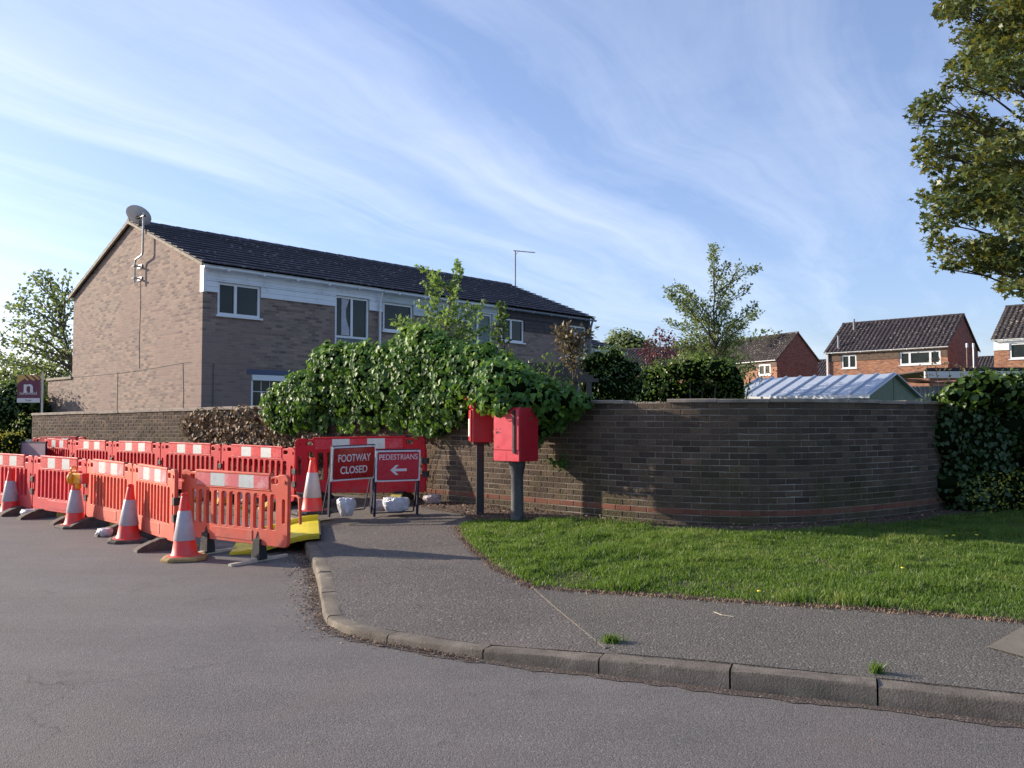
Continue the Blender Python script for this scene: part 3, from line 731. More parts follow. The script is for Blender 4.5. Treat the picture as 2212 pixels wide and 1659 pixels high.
# ---------------- houses ----------------
def wall_cells(b, x0, x1, z0, z1, holes, y=0.0, mi=0, reveal=.09, plane='x'):
    xs = sorted({x0, x1}|{h[0] for h in holes}|{h[1] for h in holes}); zs = sorted({z0, z1}|{h[2] for h in holes}|{h[3] for h in holes})
    def P(a, z, d=0): return (a, y+d, z) if plane == 'x' else (y+d, a, z)
    for a, c in zip(xs[:-1], xs[1:]):
        for e, g in zip(zs[:-1], zs[1:]):
            mx, mz = (a+c)/2, (e+g)/2
            if mx < x0 or mx > x1 or mz < z0 or mz > z1 or any(h[0] < mx < h[1] and h[2] < mz < h[3] for h in holes): continue
            b.quad(P(a, e), P(c, e), P(c, g), P(a, g), mi, [(a, e), (c, e), (c, g), (a, g)])
    for h in holes:
        a, c, e, g = h[:4]; r = reveal
        for q, uv in (((P(a, e), P(a, g), P(a, g, r), P(a, e, r)), [(a, e), (a, g), (a+r, g), (a+r, e)]), ((P(c, g), P(c, e), P(c, e, r), P(c, g, r)), [(c, g), (c, e), (c+r, e), (c+r, g)]),
                      ((P(a, g), P(c, g), P(c, g, r), P(a, g, r)), [(a, g), (c, g), (c, g+r), (a, g+r)]), ((P(c, e), P(a, e), P(a, e, r), P(c, e, r)), [(c, e), (a, e), (a, e+r), (c, e+r)])):
            b.add(q, [(0, 1, 2, 3)], mi, [uv])
def window(parent, x0, x1, z0, z1, y=.05, splits=(), fw=.065, sill=True, trans=None, glass=None, extra=None, bars=None, curtain=None):
    """frame with mullions, sashes, sill and panes, set into its opening"""
    b = MB(); xs = [x0]+[x0+(x1-x0)*s for s in splits]+[x1]; gl = MB()
    b.box(x0, x0+fw, y-.03, y+.04, z0, z1); b.box(x1-fw, x1, y-.03, y+.04, z0, z1)
    b.box(x0+fw, x1-fw, y-.03, y+.04, z1-fw, z1); b.box(x0+fw, x1-fw, y-.03, y+.04, z0, z0+fw)
    zt = z0+(z1-z0)*trans if trans else None
    for s in xs[1:-1]: b.box(s-fw*.55, s+fw*.55, y-.028, y+.038, (zt or z0+fw)+(fw*.4 if zt else 0), z1-fw)
    if zt: b.box(x0+fw, x1-fw, y-.027, y+.037, zt-fw*.5, zt+fw*.4)
    o = b.build('window', M_white, parent)
    g = MB(); g.quad((x0+.01, y+.012, z0+.01), (x1-.01, y+.012, z0+.01), (x1-.01, y+.012, z1-.01), (x0+.01, y+.012, z1-.01)); g.build('pane', glass or M_glass, o)
    if zt:
        g = MB(); g.box(x0+fw, x1-fw, y-.004, y+.008, z0+fw, zt-fw*.5); g.build('lower_panel', M_glass3, o)
    if bars:
        g = MB(); nx, nz = bars
        for a, c in zip(xs[:-1], xs[1:]):
            for k in range(1, nx): xx = a+fw+(c-a-2*fw)*k/nx; g.box(xx-.008, xx+.008, y+.002, y+.010, z0+fw, z1-fw)
            for k in range(1, nz): z_ = z0+fw+(z1-z0-2*fw)*k/nz; g.box(a+fw, c-fw, y+.0035, y+.0085, z_-.008, z_+.008)
        g.build('glazing_bars', M_white, o)
    if curtain:
        g = MB(); a, c = curtain; n = 14; zb, zu = zt or z0+fw, z1-fw
        for k in range(n):
            def cx(s, h): return a+(c-a)*(s*(1-.45*math.sin(math.pi*min(1, h*1.25)))+.0)
            for j in range(6):
                h0, h1 = j/6, (j+1)/6; pts = []
                for s, h in ((k/n, h0), ((k+1)/n, h0), ((k+1)/n, h1), (k/n, h1)): pts.append((cx(s, 1-h), y+.004+.003*math.sin(s*30), zb+.05+(zu-zb-.05)*h))
                g.add(pts, [(0, 1, 2, 3)])
        g.build('curtain', M_curtain, o)
    if sill:
        s_ = MB(); s_.box(x0-.05, x1+.05, y-.11, y-.031, z0-.045, z0); s_.build('sill', M_white, o)
    return o
def roof_slope(b, x0, x1, y0, z0, y1, z1, rows, tw=.30, amp=.012, th=.02, lift=.03, ragged=0, seg=5):
    sl = math.hypot(y1-y0, z1-z0); ny, nz = -(z1-z0)/sl*(1 if y1 > y0 else -1), abs(y1-y0)/sl
    n = max(2, int((x1-x0)/tw*seg)) if amp else max(2, int((x1-x0)/.33)); rr_ = random.Random(5)
    for r in range(rows):
        t0, t1 = r/rows, (r+1)/rows+.012; xa = x0-(rr_.uniform(0, ragged) if ragged else 0); xb = x1+(rr_.uniform(0, ragged) if ragged else 0)
        vs = []
        for k in range(n+1):
            x = xa+(xb-xa)*k/n; ph_ = (x/tw) % 1; wv = amp*math.sin(2*math.pi*ph_) if amp else 0
            jit = rr_.uniform(-.0015, .0015)
            for t, lf_ in ((t0, lift-.03), (t0, lift), (t1, .004)):
                y = y0+(y1-y0)*t; z = z0+(z1-z0)*t; l = lf_+wv+jit if lf_ != lift-.03 else lf_+wv-.004
                vs.append((x, y+ny*l, z+nz*l))
        fs = []
        for k in range(n): i = k*3; fs += [(i, i+3, i+4, i+1), (i+1, i+4, i+5, i+2)]
        fs += [(0, 1, 2), (n*3, n*3+2, n*3+1)]
        b.add(vs, fs)
def gable_poly(b, x, y0, y1, z0, ze, zr, mi=0, flip=False):
    ym = (y0+y1)/2; P_ = [(y0, z0), (y1, z0), (y1, ze), (ym, zr), (y0, ze)]
    if flip: P_ = P_[::-1]
    b.add([(x, p, q) for p, q in P_], [(0, 1, 2, 3, 4)], mi, [P_])
def house(name, label, cat, o, ang, L, D, z0, ze, zr, wmat, rmat, fronts=(), clad=None, group=None, rows=12, tw=.3, amp=.018, lg=True, rg=True, gm=None, over=.12, gut=None, ragged=0, lift=.03, backroof=True, verge=None, gmat_sep=True, ridge=True):
    t = thing(name, (o[0], o[1], 0), label, cat, ang, group)
    b = MB(); wall_cells(b, 0, L, z0, ze, [f[:4] for f in fronts])
    b.quad((L, D, z0), (0, D, z0), (0, D, ze), (L, D, ze), 0, [(0, z0), (L, z0), (L, ze), (0, ze)])
    gable_poly(b, 0 if lg else .002, 0, D, z0, ze, zr, 1, True)
    if rg: gable_poly(b, L, 0, D, z0, ze, zr, 1)
    b.build('wall', [wmat, gm or wmat], t)
    r = MB(); ym = D/2; sl = (zr-ze)/(D/2); oh = .10 if over else 0
    lo = over if lg else 0; ro = over if rg else 0
    roof_slope(r, -lo, L+ro, -.16, ze-.16*sl+.06, ym, zr+.06, rows, tw, amp, ragged=ragged, lift=lift)
    roof_slope(r, -lo, L+ro, D+.16, ze-.16*sl+.06, ym, zr+.06, rows, tw, 0, ragged=0)
    rf = r.build('roof', rmat, t)
    if ridge:
        rd_ = MB(); n = int((L+lo+ro)/.45)
        for k in range(n):
            a = -lo+(L+lo+ro)*k/n; c = -lo+(L+lo+ro)*(k+1)/n-.008
            rd_.tube([(a, ym, zr+.055), (c, ym, zr+.05)], [.085, .078], 8)
        rd_.build('ridge_tiles', rmat, rf, smooth=True)
    v = MB(); 
    for xx, on, s_ in ((-lo, lg, 1), (L+ro, rg, -1)):
        if on:
            a = min(xx, xx+s_*.06); c = max(xx, xx+s_*.06)
            za = ze-.16*sl; ln = [(-.16, za), (ym, zr), (D+.16, za)]; v = MB()
            v.add([(x_, y_, z_+h_) for y_, z_ in ln for x_, h_ in ((a, -.02), (c, -.02), (c, .058), (a, .058))], [(i*4+k, i*4+(k+1) % 4, i*4+4+(k+1) % 4, i*4+4+k) for i in (0, 1) for k in range(4)]+[(0,1,2,3), (8,9,10,11)])
            v.build('verge', verge or M_verge, rf)
    g = MB()
    gy, gz_ = -.22, ze-.10
    N = 9; prof_ = [(gy+.055*math.cos(math.pi+math.pi*k/6), gz_+.055*math.sin(math.pi+math.pi*k/6)) for k in range(7)]
    g.prism([(p[0], p[1]) for p in prof_]+[(gy+.05, gz_+.012), (gy-.05, gz_+.012)], -lo+.02, L+ro-.02, 'x')
    for k in range(int(L)): g.box(k+.5, k+.56, gy-.064, gy+.06, gz_-.064, gz_+.015)
    g.build('gutter', gut or M_gutter, t, smooth=True)
    if clad:
        cm, zb, step = clad; c_ = MB(); nrow = int((ze-zb)/step); hs = [f[:4] for f in fronts]
        cuts = sorted({round(zb+k*(ze-zb)/nrow, 4) for k in range(nrow+1)}|{h[3] for h in hs if zb < h[3] < ze})
        for a, e in zip(cuts[:-1], cuts[1:]):
            segs = [(0.0, L)]
            for h in hs:
                if h[2] < e-.001 and h[3] > a+.001: segs = [q for s_ in segs for q in ((s_[0], min(s_[1], h[0]-.0)), (max(s_[0], h[1]+.0), s_[1])) if q[1]-q[0] > .02]
            for s0_, s1_ in segs:
                c_.add([(s0_, 0, a), (s1_, 0, a), (s1_, 0, e), (s0_, 0, e), (s0_, -.040, a), (s1_, -.040, a), (s1_, -.034, e-.003), (s0_, -.034, e-.003)], [(0,1,5,4),(4,5,6,7),(7,6,2,3),(0,4,7,3),(1,2,6,5)])
        c_.build('cladding', cm, t)
    for f in fronts:
        if len(f) > 4: window(t, *f[:4], **f[4])
    return t
# -- the long terrace on the left: three houses butted together
TA = math.atan2(.733, .681); TO = Vector((-7.6, 20.6)); Lx = Vector((.681, .733))
def tp(s): return (TO.x+Lx.x*s, TO.y+Lx.y*s)
ZE, ZR, ZG = 5.40, 7.06, .2
h1 = house('terrace_house', 'end terrace house of brown brick with white upper cladding and a satellite dish', 'house', tp(0), TA, 5.46, 8.4, ZG, ZE, ZR, M_bhouse, M_roof,
      fronts=[(.39, 1.576, 4.17, 5.0, dict(splits=(.42,))), (3.9, 5.07, 2.95, 5.04, dict(splits=(.5,), trans=.45, curtain=(4.15, 4.42), sill=False)), (1.34, 4.6, .35, 2.72, dict(splits=(.27, .5, .75), bars=(3, 6), sill=False))],
      clad=(M_clad, 4.72, .115), rows=13, tw=.33, amp=0, lift=.055, rg=False, group='houses of the long brick terrace', ridge=True)
h2 = house('terrace_house', 'middle terrace house with greyish white cladding, mostly hidden behind the ivy and young tree', 'house', tp(5.46), TA, 4.94, 8.4, ZG, ZE, ZR, M_bhouse, M_roof,
      fronts=[(.13, 1.27, 4.17, 5.02, {}), (3.59, 4.72, 2.95, 5.05, dict(splits=(.42,), trans=.45, glass=M_glass2, sill=False)), (1.0, 3.0, 1.0, 2.3, {})],
      clad=(M_clad2, 4.72, .115), rows=13, tw=.33, amp=0, lift=.055, lg=False, rg=False, group='houses of the long brick terrace')
h3 = house('terrace_house', 'far end terrace house with dark brown upper cladding and a television aerial above its ridge', 'house', tp(10.4), TA, 5.1, 8.4, ZG, ZE, ZR, M_bhouse, M_roof,
      fronts=[(.22, 1.36, 4.2, 5.0, dict(splits=(.45,))), (3.66, 4.85, 2.95, 5.04, dict(splits=(.5,), trans=.45, sill=False)), (1.0, 3.0, 1.0, 2.3, {})],
      clad=(M_dclad, 4.62, .115), rows=13, tw=.33, amp=0, lift=.055, lg=False, group='houses of the long brick terrace', gut=M_dgutter, ragged=.05)
# white corner board, downpipes, lintel, gas bracket and cables
b = MB(); b.box(-.012, .05, -.062, -.047, 4.70, 5.33); b.box(-.016, .0, -.06, .12, 4.70, 5.36); b.build('corner_board', M_white, h1)
b = MB(); b.tube([(5.40, -.20, 5.26), (5.40, -.13, 5.1), (5.40, -.10, 4.9), (5.40, -.10, .3)], .04, 10); b.box(5.34, 5.46, -.15, -.05, 4.7, 4.74); b.box(5.34, 5.46, -.15, -.0, 3.2, 3.24); b.build('downpipe', M_white, h1, smooth=True)
b = MB(); b.tube([(5.02, -.20, 5.26), (5.02, -.12, 5.0), (5.02, -.10, 4.7), (5.02, -.10, .3)], .04, 10); b.build('downpipe', M_dgutter, h3, smooth=True)
b = MB(); b.box(1.22, 4.72, -.012, .02, 2.72, 2.85); b.build('lintel', M_lead, h1)
b = MB(); b.box(1.36, 4.58, -.03, .015, 2.57, 2.71); b.build('window_head', M_white, h1)
b = MB(); b.tube([(.30, -.014, 2.95), (.30, -.014, .4)], .009, 5); b.build('cable', M_cable, h1)
b = MB(); b.box(.78, .86, -.06, 0, 1.75, 1.83); b.lathe([(.03, 0), (.06, .03), (.065, .09)], 12, c=(.82, -.09, 1.70)); b.build('outside_lamp', M_blackm, h1)
b = MB(); b.tube([(-.006, 3.56, 5.35), (-.006, 3.53, 4.6), (-.006, 3.57, 3.6), (-.006, 3.52, 2.95)], .006, 5)
b.tube([(-.006, 8.3, 2.86), (-.006, 5.0, 2.87), (-.006, 3.5, 2.90), (-.006, 2.5, 2.93), (-.006, 1.0, 2.99), (-.006, .55, 2.99)], .005, 5)
b.tube([(-.007, 4.95, 2.90), (-.007, 4.95, .4)], .006, 5); b.tube([(-.007, .98, 2.98), (-.007, .92, 2.2), (-.007, .95, .4)], .006, 5)
b.build('cable', M_cable, h1)
b = MB(); b.tube([(-.001, 5.75, 1.72), (-.16, 5.80, 1.74), (-.22, 5.95, 1.72)], .035, 8); b.box(-.1, 0, 5.68, 5.8, 1.66, 1.80); b.build('vent_pipe', plain('rusty_brown_pipe', (.13, .06, .03), .7), h1)
# mast and dish
b = MB(); b.tube([(-.16, 3.57, 5.30), (-.16, 3.57, 5.86), (-.16, 3.52, 5.93), (-.16, 3.14, 6.0), (-.16, 3.08, 6.08), (-.16, 3.08, 7.16)], .026, 8)
dsh = b.build('satellite_dish', M_metal, h1, smooth=True)
for z in (5.42, 5.76):
    b = MB(); b.box(-.2, 0, 3.53, 3.61, z-.02, z+.02); b.box(-.03, 0, 3.45, 3.69, z-.05, z+.05); b.tube([(-.19, 3.50, z), (-.19, 3.64, z)], .03, 6); b.build('wall_bracket', M_metal, dsh)
b = MB(); 
rings = 7; nseg = 28; vs = []; Rd, fl = .335, .9
for k in range(rings+1):
    r_ = Rd*k/rings; z_ = r_*r_/(4*fl*.55)
    for j in range(nseg): a = 2*math.pi*j/nseg; vs.append((r_*math.cos(a), r_*math.sin(a)*1.04, z_))
fs = [(k*nseg+j, k*nseg+(j+1) % nseg, (k+1)*nseg+(j+1) % nseg, (k+1)*nseg+j) for k in range(rings) for j in range(nseg)]
lo_ = len(vs); vs += [(x, y, z-.008) for x, y, z in vs]; fs += [tuple(i+lo_ for i in f)[::-1] for f in fs]
fs += [(rings*nseg+j, rings*nseg+(j+1) % nseg, lo_+rings*nseg+(j+1) % nseg, lo_+rings*nseg+j) for j in range(nseg)]
# dish axis in house space: looking up and away over the ridge
wax = Vector((.05, .62, .78)).normalized(); inv = Matrix.Rotation(-TA, 3, 'Z'); hax = inv @ wax
Rm = hax.to_track_quat('Z', 'Y').to_matrix().to_4x4()
dc = Vector((-.16, 3.42, 7.10)); Mt = Matrix.Translation(dc) @ Rm
b.add([Mt @ Vector(p) for p in vs], fs); b.build('reflector', M_dish, dsh, smooth=True)
b = MB(); b.tube([Vector((-.16, 3.08, 7.08)), dc-hax*.05+Vector((0, 0, 0))], .02, 6); b.tube([dc-hax*.05, dc], .035, 8); b.box(-.20, -.12, 3.0, 3.5, 7.04, 7.07)
b.tube([dc+hax*.02-Vector((0, 0, .3)), dc+hax*.42-Vector((0, 0, .12))], .012, 6); b.tube([dc+hax*.38-Vector((0, 0, .12)), dc+hax*.48-Vector((0, 0, .10))], .03, 8); b.build('feed_arm', M_blackm, dsh)
# aerial above house 3 (house space of h3)
b = MB(); ax, ay = 5.22, 3.95
b.tube([(ax, ay, 6.2), (ax, ay, 8.55)], .026, 6); b.box(ax-.13, ax+.03, ay-.02, ay+.02, 6.35, 6.39); b.tube([(ax-.1, ay+.02, 8.53), (ax+.56, ay-.60, 8.46)], .018, 5); b.tube([(ax, ay, 8.35), (ax+.12, ay-.1, 8.55)], .008, 4)
for k in range(9): c = Vector((ax-.06+.065*k, ay-.02-.066*k, 8.53-.009*k)); b.tube([c+Vector((0, 0, .05)), c-Vector((0, 0, .04))], .004, 4)
b.build('television_aerial', plain('rusty_aerial', (.22, .13, .11), .7), h3)
# single storey extension beyond the gable
eo = TO+Vector((-.733, .681))*8.4
b = MB(); wall_cells(b, 0, 2.1, .1, 2.82, [], plane='y'); b.v = [(p[0], p[1], p[2]) for p in b.v]
t = thing('house_extension', (eo.x, eo.y, 0), 'low flat roofed brick extension at the back of the end terrace house', 'extension', TA)
b.quad((0, 2.1, .1), (4, 2.1, .1), (4, 2.1, 2.82), (0, 2.1, 2.82), 0, [(0, .1), (4, .1), (4, 2.82), (0, 2.82)]); b.build('wall', M_bhouse, t)
b = MB(); b.box(-.05, 4, -.02, 2.16, 2.825, 2.90); b.build('coping', M_coping, t)
# house with a white wall just beyond the terrace
house('brick_house', 'pale walled house showing a little dark roof just past the end of the terrace', 'house', (3.05, 32.4), TA, 1.95, 8.4, ZG, 4.3, 5.65, M_clad2, M_roof, rows=10, tw=.33, amp=0, lift=.055, gut=M_gutter)

# -- orange brick houses beyond the gardens
def far_house(name, label, A, Bp, D, ze, zr, fr, z0=0, clad=None, rmat=None, **kw):
    A = Vector(A); Bp = Vector(Bp); d = Bp-A
    return house(name, label, 'house', A, math.atan2(d.y, d.x), d.length, D, z0, ze, zr, M_bfar, rmat or M_roof2, fronts=fr, clad=clad, gm=M_bshade, rows=kw.pop('rows', 14), tw=.29, amp=.030, verge=M_bclad, **kw)
ZC = 6.2
hc = far_house('brick_house', 'orange brick house with a pantile roof between the maple and the metal roofed shed', (21.9, 58.6), (27.47, 53.0), 6.0, ZC, 8.35,
      [(1.09, 2.12, 4.98, 5.92, dict(splits=(.5,), fw=.10)), (4.95, 7.48, 5.03, 5.93, dict(splits=(.25, .75), fw=.12))], clad=(M_bclad, 5.50, .16))
b = MB(); b.tube([(.15, -.1, 6.1), (.15, -.1, .2)], .07, 8); b.build('downpipe', M_white, hc)
for xx, yy, zz_ in ((.75, .3, 6.3), (1.05, 2.2, 7.6)):
    b = MB(); b.tube([(xx, yy, zz_), (xx, yy, zz_+1.0)], .075, 8); b.box(xx-.1, xx+.1, yy-.1, yy+.1, zz_-.1, zz_+.12); b.build('vent_pipe', M_asb, hc)
hb = far_house('brick_house', 'orange brick house with moss along its ridge, right of the tall sparse tree', (16.7, 73.5), (20.6, 65.4), 4.3, 6.2, 8.3,
      [(6.9, 8.3, 4.97, 5.87, dict(splits=(.5,), fw=.13))], clad=(M_bclad, 5.6, .16), rmat=M_roof3)
ha = far_house('brick_house', 'low brick house with a brown roof behind the purple leaved tree', (6.2, 61.5), (12.3, 57.0), 7.0, 5.05, 6.75, [(4.0, 5.4, 3.0, 4.1, dict(splits=(.5,), fw=.12))], rows=12)
hd = far_house('brick_house', 'orange brick house with white cladding at the right edge of the picture', (27.95, 48.75), (33.6, 43.1), 6.0, ZC, 8.3,
      [(.8, 2.5, 4.96, 5.88, dict(splits=(.5,), fw=.10))], clad=(M_clad, 5.50, .17), rmat=M_roof3, lg=True)
he = far_house('brick_house', 'distant house showing only a strip of dark roof left of the orange brick house', (31.8, 94), (37, 89), 6, 5.9, 8.1, [], rows=10)
hf_ = far_house('brick_house', 'distant house with a brown roof seen in the gap beside the white clad house', (44.3, 81.5), (50, 76), 6, 5.4, 7.6, [], rows=10)

# flat roofed garage block with white fascia
g0 = aty(1996, 812, 33); t = thing('garage_block', (g0.x, 33, 0), 'flat roofed brick garage with a long white fascia behind the hedge', 'garage', R(-4))
b = MB(); wall_cells(b, .2, 12, .2, 3.15, []); b.build('wall', M_bfar, t)
b = MB(); b.box(0, 12.2, -.12, -.0, 3.16, 3.42); b.build('fascia', M_cream, t)
b = MB(); b.box(.05, 12.2, -.10, 6, 3.425, 3.47); b.box(.05, 12.2, -.14, -.06, 3.47, 3.56); b.build('flat_roof', M_dclad, t)
# metal roofed shed
t = thing('garden_shed', (7.17, 17.0, 0), 'green garden shed with a blue ribbed metal roof behind the brick wall', 'shed', math.atan2(1.9, 1.94))
Wd, Ln, ZS, ZA = 2.7, 3.15, 2.07, 2.53
b = MB(); b.add([(0, 0, .2), (Wd, 0, .2), (Wd, 0, ZS), (Wd/2, 0, ZA-.02), (0, 0, ZS), (0, Ln, .2), (Wd, Ln, .2), (Wd, Ln, ZS), (Wd/2, Ln, ZA-.02), (0, Ln, ZS)], [(0,1,2,3,4), (9,8,7,6,5), (0,4,9,5), (1,6,7,2)])
b.box(Wd/2-.01, Wd/2+.01, -.006, 0, 1.9, ZA-.1); b.build('wall', M_green, t)
b = MB()
for sgn in (0, 1):
    xa, xb = (-.06, Wd/2) if not sgn else (Wd+.06, Wd/2); za = ZS-.02
    b.add([(xa, -.08, za), (xa, Ln+.08, za), (xb, Ln+.08, ZA), (xb, -.08, ZA), (xa, -.08, za+.02), (xa, Ln+.08, za+.02), (xb, Ln+.08, ZA+.02), (xb, -.08, ZA+.02)], [(0,1,2,3),(4,5,6,7),(0,1,5,4),(1,2,6,5),(2,3,7,6),(3,0,4,7)])
    for k in range(10):
        y = .0+(Ln)*k/9; w_ = .022
        b.add([(xa, y-w_, za+.022), (xa, y+w_, za+.022), (xb, y+w_, ZA+.022), (xb, y-w_, ZA+.022), (xa, y-w_*.5, za+.055), (xa, y+w_*.5, za+.055), (xb, y+w_*.5, ZA+.055), (xb, y-w_*.5, ZA+.055)], [(4,5,6,7),(0,1,5,4),(1,2,6,5),(2,3,7,6),(3,0,4,7)])
b.build('roof', M_bluegrey, t)
b = MB(); b.box(-.10, -.062, -.08, Ln+.08, ZS-.07, ZS-.0); b.build('eaves_trim', M_white, t)
# old shed with lichened roof
o1 = aty(1934, 812, 22.5); t = thing('old_shed', (o1.x, 22.5, 0), 'old low shed with a rusty lichened sagging roof behind the green shed', 'shed', R(-8))
b = MB(); b.box(.3, 2.6, .2, 2.2, .2, 2.45); 
for k in range(20): b.box(.32+k*.114, .36+k*.114, .17, .2, .3, 2.44)
b.build('wall', M_asb, t)
b = MB(); n = 12
for i in range(n):
    for j in range(4):
        def q(i, j): x = -.2+3.0*i/n; return (x, -.1+2.4*j/4, 2.82-.24*(x/3)-.06*math.sin(x*1.7)+.02*math.sin(i*2.3+j)-.12*(1-j/4)*.9)
        a_ = [q(i, j), q(i+1, j), q(i+1, j+1), q(i, j+1)]; b.add(a_+[(p[0], p[1], p[2]-.04) for p in a_], [(0,1,2,3), (4,5,6,7), (0,1,5,4)])
b.build('roof', M_rust, t)
# pergola behind the ivy
o2 = aty(1192, 800, 13.9); t = thing('pergola', (o2.x, 13.9, .04), 'weathered timber pergola with sloping slatted top behind the ivy clad wall', 'pergola', R(6))
for i in range(6):
    b = MB(); z = 2.20+.062*(5-i); x = .16*(5-i)*-.35
    yy = .16*(5-i); b.box(-.12+x, .78+x, yy-.022, yy+.022, z-.045, z+.015); b.build('cross_slat', M_timber, t)
for k in range(4):
    b = MB(); x = .02+k*.21; b.tube([(x, -.05, 2.15), (x-.32, .85, 2.49)], .020, 4); b.build('rafter', M_timber, t)
for x, y in ((.05, .0), (.40, .05), (.62, .0), (-.15, .75), (.45, .8)):
    b = MB(); b.box(x-.04, x+.04, y-.04, y+.04, 0, 2.15+.33*y); b.build('post', M_timber, t)
# TV-like vent poles by the orange house
for u, lab in ((2090, 'nearer rusty pole with a white cap beside the orange brick gable'), (2104, 'taller pale pole standing right against the orange brick gable')):
    p = aty(u, 800, 34); t = thing('vent_pole', (p.x, 34, .2), lab, 'pole'); b = MB(); b.tube([(0, 0, 0), (0, 0, 4.25)], .032, 8); b.build('shaft', M_metal if u > 2100 else plain('rusty_pole', (.2, .12, .09), .8), t)
    b = MB(); b.tube([(0, 0, 4.25), (0, 0, 4.42)], .045, 8); b.build('cap', M_white, t)
# ---------------- street furniture ----------------
def barrier_proto(m, strip_m, kind='wedge', ends=(1, 0)):
    """plastic chapter 8 style barrier, 2 m wide, local x along it, origin on the ground at its left end"""
    t = thing('barrier', (0, 0, 0), 'x', 'barrier')
    Wb = 1.96; z0, z1 = .13, .99
    out = []
    # outline with rounded corners and small notches beside the handles
    r = .06
    def arc(cx, cz, a0, a1, r=r, n=5): return [(cx+r*math.cos(R(a0+(a1-a0)*k/n)), cz+r*math.sin(R(a0+(a1-a0)*k/n))) for k in range(n+1)]
    out = arc(r, z0+r, 270, 180)+arc(r, z1-r-.012, 180, 90)+[(.15, z1-.012), (.165, z1-.03), (.27, z1-.03), (.285, z1)]
    out += [(Wb-.285, z1), (Wb-.27, z1-.03), (Wb-.165, z1-.03), (Wb-.15, z1-.012)]+arc(Wb-r, z1-r-.012, 90, 0)+arc(Wb-r, z0+r, 0, -90)
    sp = [out]
    for x in (.16, Wb-.28): sp.append(rr(x, z1-.125, x+.12, z1-.052, .03))
    n = 11; a0, a1 = .17, Wb-.17; p = (a1-a0)/n
    for k in range(n): sp.append(rr(a0+p*k+p*.15, .315, a0+p*(k+1)-p*.15, .768+(0 if kind == 'wedge' else -.02), .035))
    sp.append(rr(.035, .40, .095, .70, .028)); sp.append(rr(Wb-.095, .40, Wb-.035, .70, .028))
    if kind == 'tbar':
        for x in (.50, Wb-.50):
            sp.append([(x-.05, z0-.001+.002), (x+.05, z0+.001), (x+.035, .22), (x+.012, .285), (x-.012, .285), (x-.035, .22)])
        for x in (.70, Wb-.70): sp.append([(x+.038*math.cos(2*math.pi*k/14), .235+.038*math.sin(2*math.pi*k/14)) for k in range(14)])
        out2 = [q for q in out]
    me = curve_mesh(sp, .017, .006)
    pan = obj('panel', me, t, m)
    # top rail, shallow raised lower plate, corner bosses
    b = MB(); b.box(.29, Wb-.29, -.034, .034, z1-.022, z1+.004); b.box(.29, Wb-.29, -.032, .032, .785, .797); b.build('top_rail', m, t, bevel=.004)
    b = MB(); b.box(.60, Wb-.60, -.029, .029, .165, .295); b.build('lower_plate', m, t, bevel=.003)
    for x in (.055, Wb-.055): b = MB(); b.tube([(x, -.034, .90), (x, .034, .90)], .022, 10); b.build('boss', m, t)
    b = MB(); s0, s1 = .315, Wb-.315; k5 = (s1-s0)/5
    for k in range(5):
        for y0, y1 in ((-.031, -.0262), (.0262, .031)): b.box(s0+k*k5, s0+(k+1)*k5, y0, y1, .805, z1-.026, k % 2)
    b.build('reflective_strip', [strip_m, M_swhite], t)
    for x in (Wb+.01,):
        b = MB(); b.tube([(x, 0, .30), (x, 0, .80)], .014, 8); b.build('hinge_rod', m, t)
        for z in ((.56, .36) if kind == 'wedge' else ()):
            b = MB(); b.box(x-.055, x+.035, -.04, .04, z, z+.09); b.build('clip', M_rubber, t, bevel=.006)
    if kind == 'tbar':
        for x in (.50, Wb-.50):
            b = MB(); b.add([(x-.075, -.06, -.05), (x+.075, -.06, -.05), (x+.075, .06, -.05), (x-.075, .06, -.05), (x-.06, -.045, .20), (x+.06, -.045, .20), (x+.06, .045, .20), (x-.06, .045, .20)], [(0,1,2,3),(4,5,6,7),(0,1,5,4),(1,2,6,5),(2,3,7,6),(3,0,4,7)])
            b.add([(x-.035, -.02, .20), (x+.035, -.02, .20), (x+.035, .02, .20), (x-.035, .02, .20), (x-.01, -.016, .285), (x+.01, -.016, .285), (x+.01, .016, .285), (x-.01, .016, .285)], [(4,5,6,7),(0,1,5,4),(1,2,6,5),(2,3,7,6),(3,0,4,7)])
            f = b.build('foot', M_rubber, t, bevel=.006)
            b = MB(); yy = np.linspace(-.40, .40, 13); vs = []
            for y in yy:
                w_ = .040+.012*(1-abs(y)/.4); h = .028+.03*max(0, 1-abs(y)/.2)
                if abs(y) > .37: w_ *= .75
                vs += [(x-w_, y, -.075), (x+w_, y, -.075), (x+w_*.8, y, h-.075), (x-w_*.8, y, h-.075)]
            b.add(vs, [(i*4+k, i*4+(k+1) % 4, (i+1)*4+(k+1) % 4, (i+1)*4+k) for i in range(12) for k in range(4)]+[(0,1,2,3), (48,49,50,51)]); b.build('crossbar', M_tbar, f)
    else:
        for x in (.36, Wb-.36):
            b = MB()
            # long rubber wedge lying across the barrier, with yellow moulded ends
            pr = [(-.36, 0), (.36, 0), (.355, .03), (.30, .06), (.10, .145), (-.10, .145), (-.30, .06), (-.355, .03)]
            b.prism([(p[0], p[1]) for p in pr], x-.075, x+.075, 'x'); b.box(x-.03, x+.03, -.022, .022, .14, .30)
            f = b.build('foot', M_rubber if ends[0] else M_brubber, t, bevel=.008)
            b = MB(); b.prism([(-.365, 0), (-.36, .034), (-.303, .066), (-.18, .120), (-.18, 0)], x-.078, x+.078, 'x'); b.build('foot_end', M_yrubber if ends[0] else M_brubber, f)
            b = MB(); b.prism([(.365, 0), (.36, .034), (.303, .066), (.18, .120), (.18, 0)], x-.078, x+.078, 'x'); b.build('foot_end', M_yrubber if ends[1] else M_rubber, f)
    return t
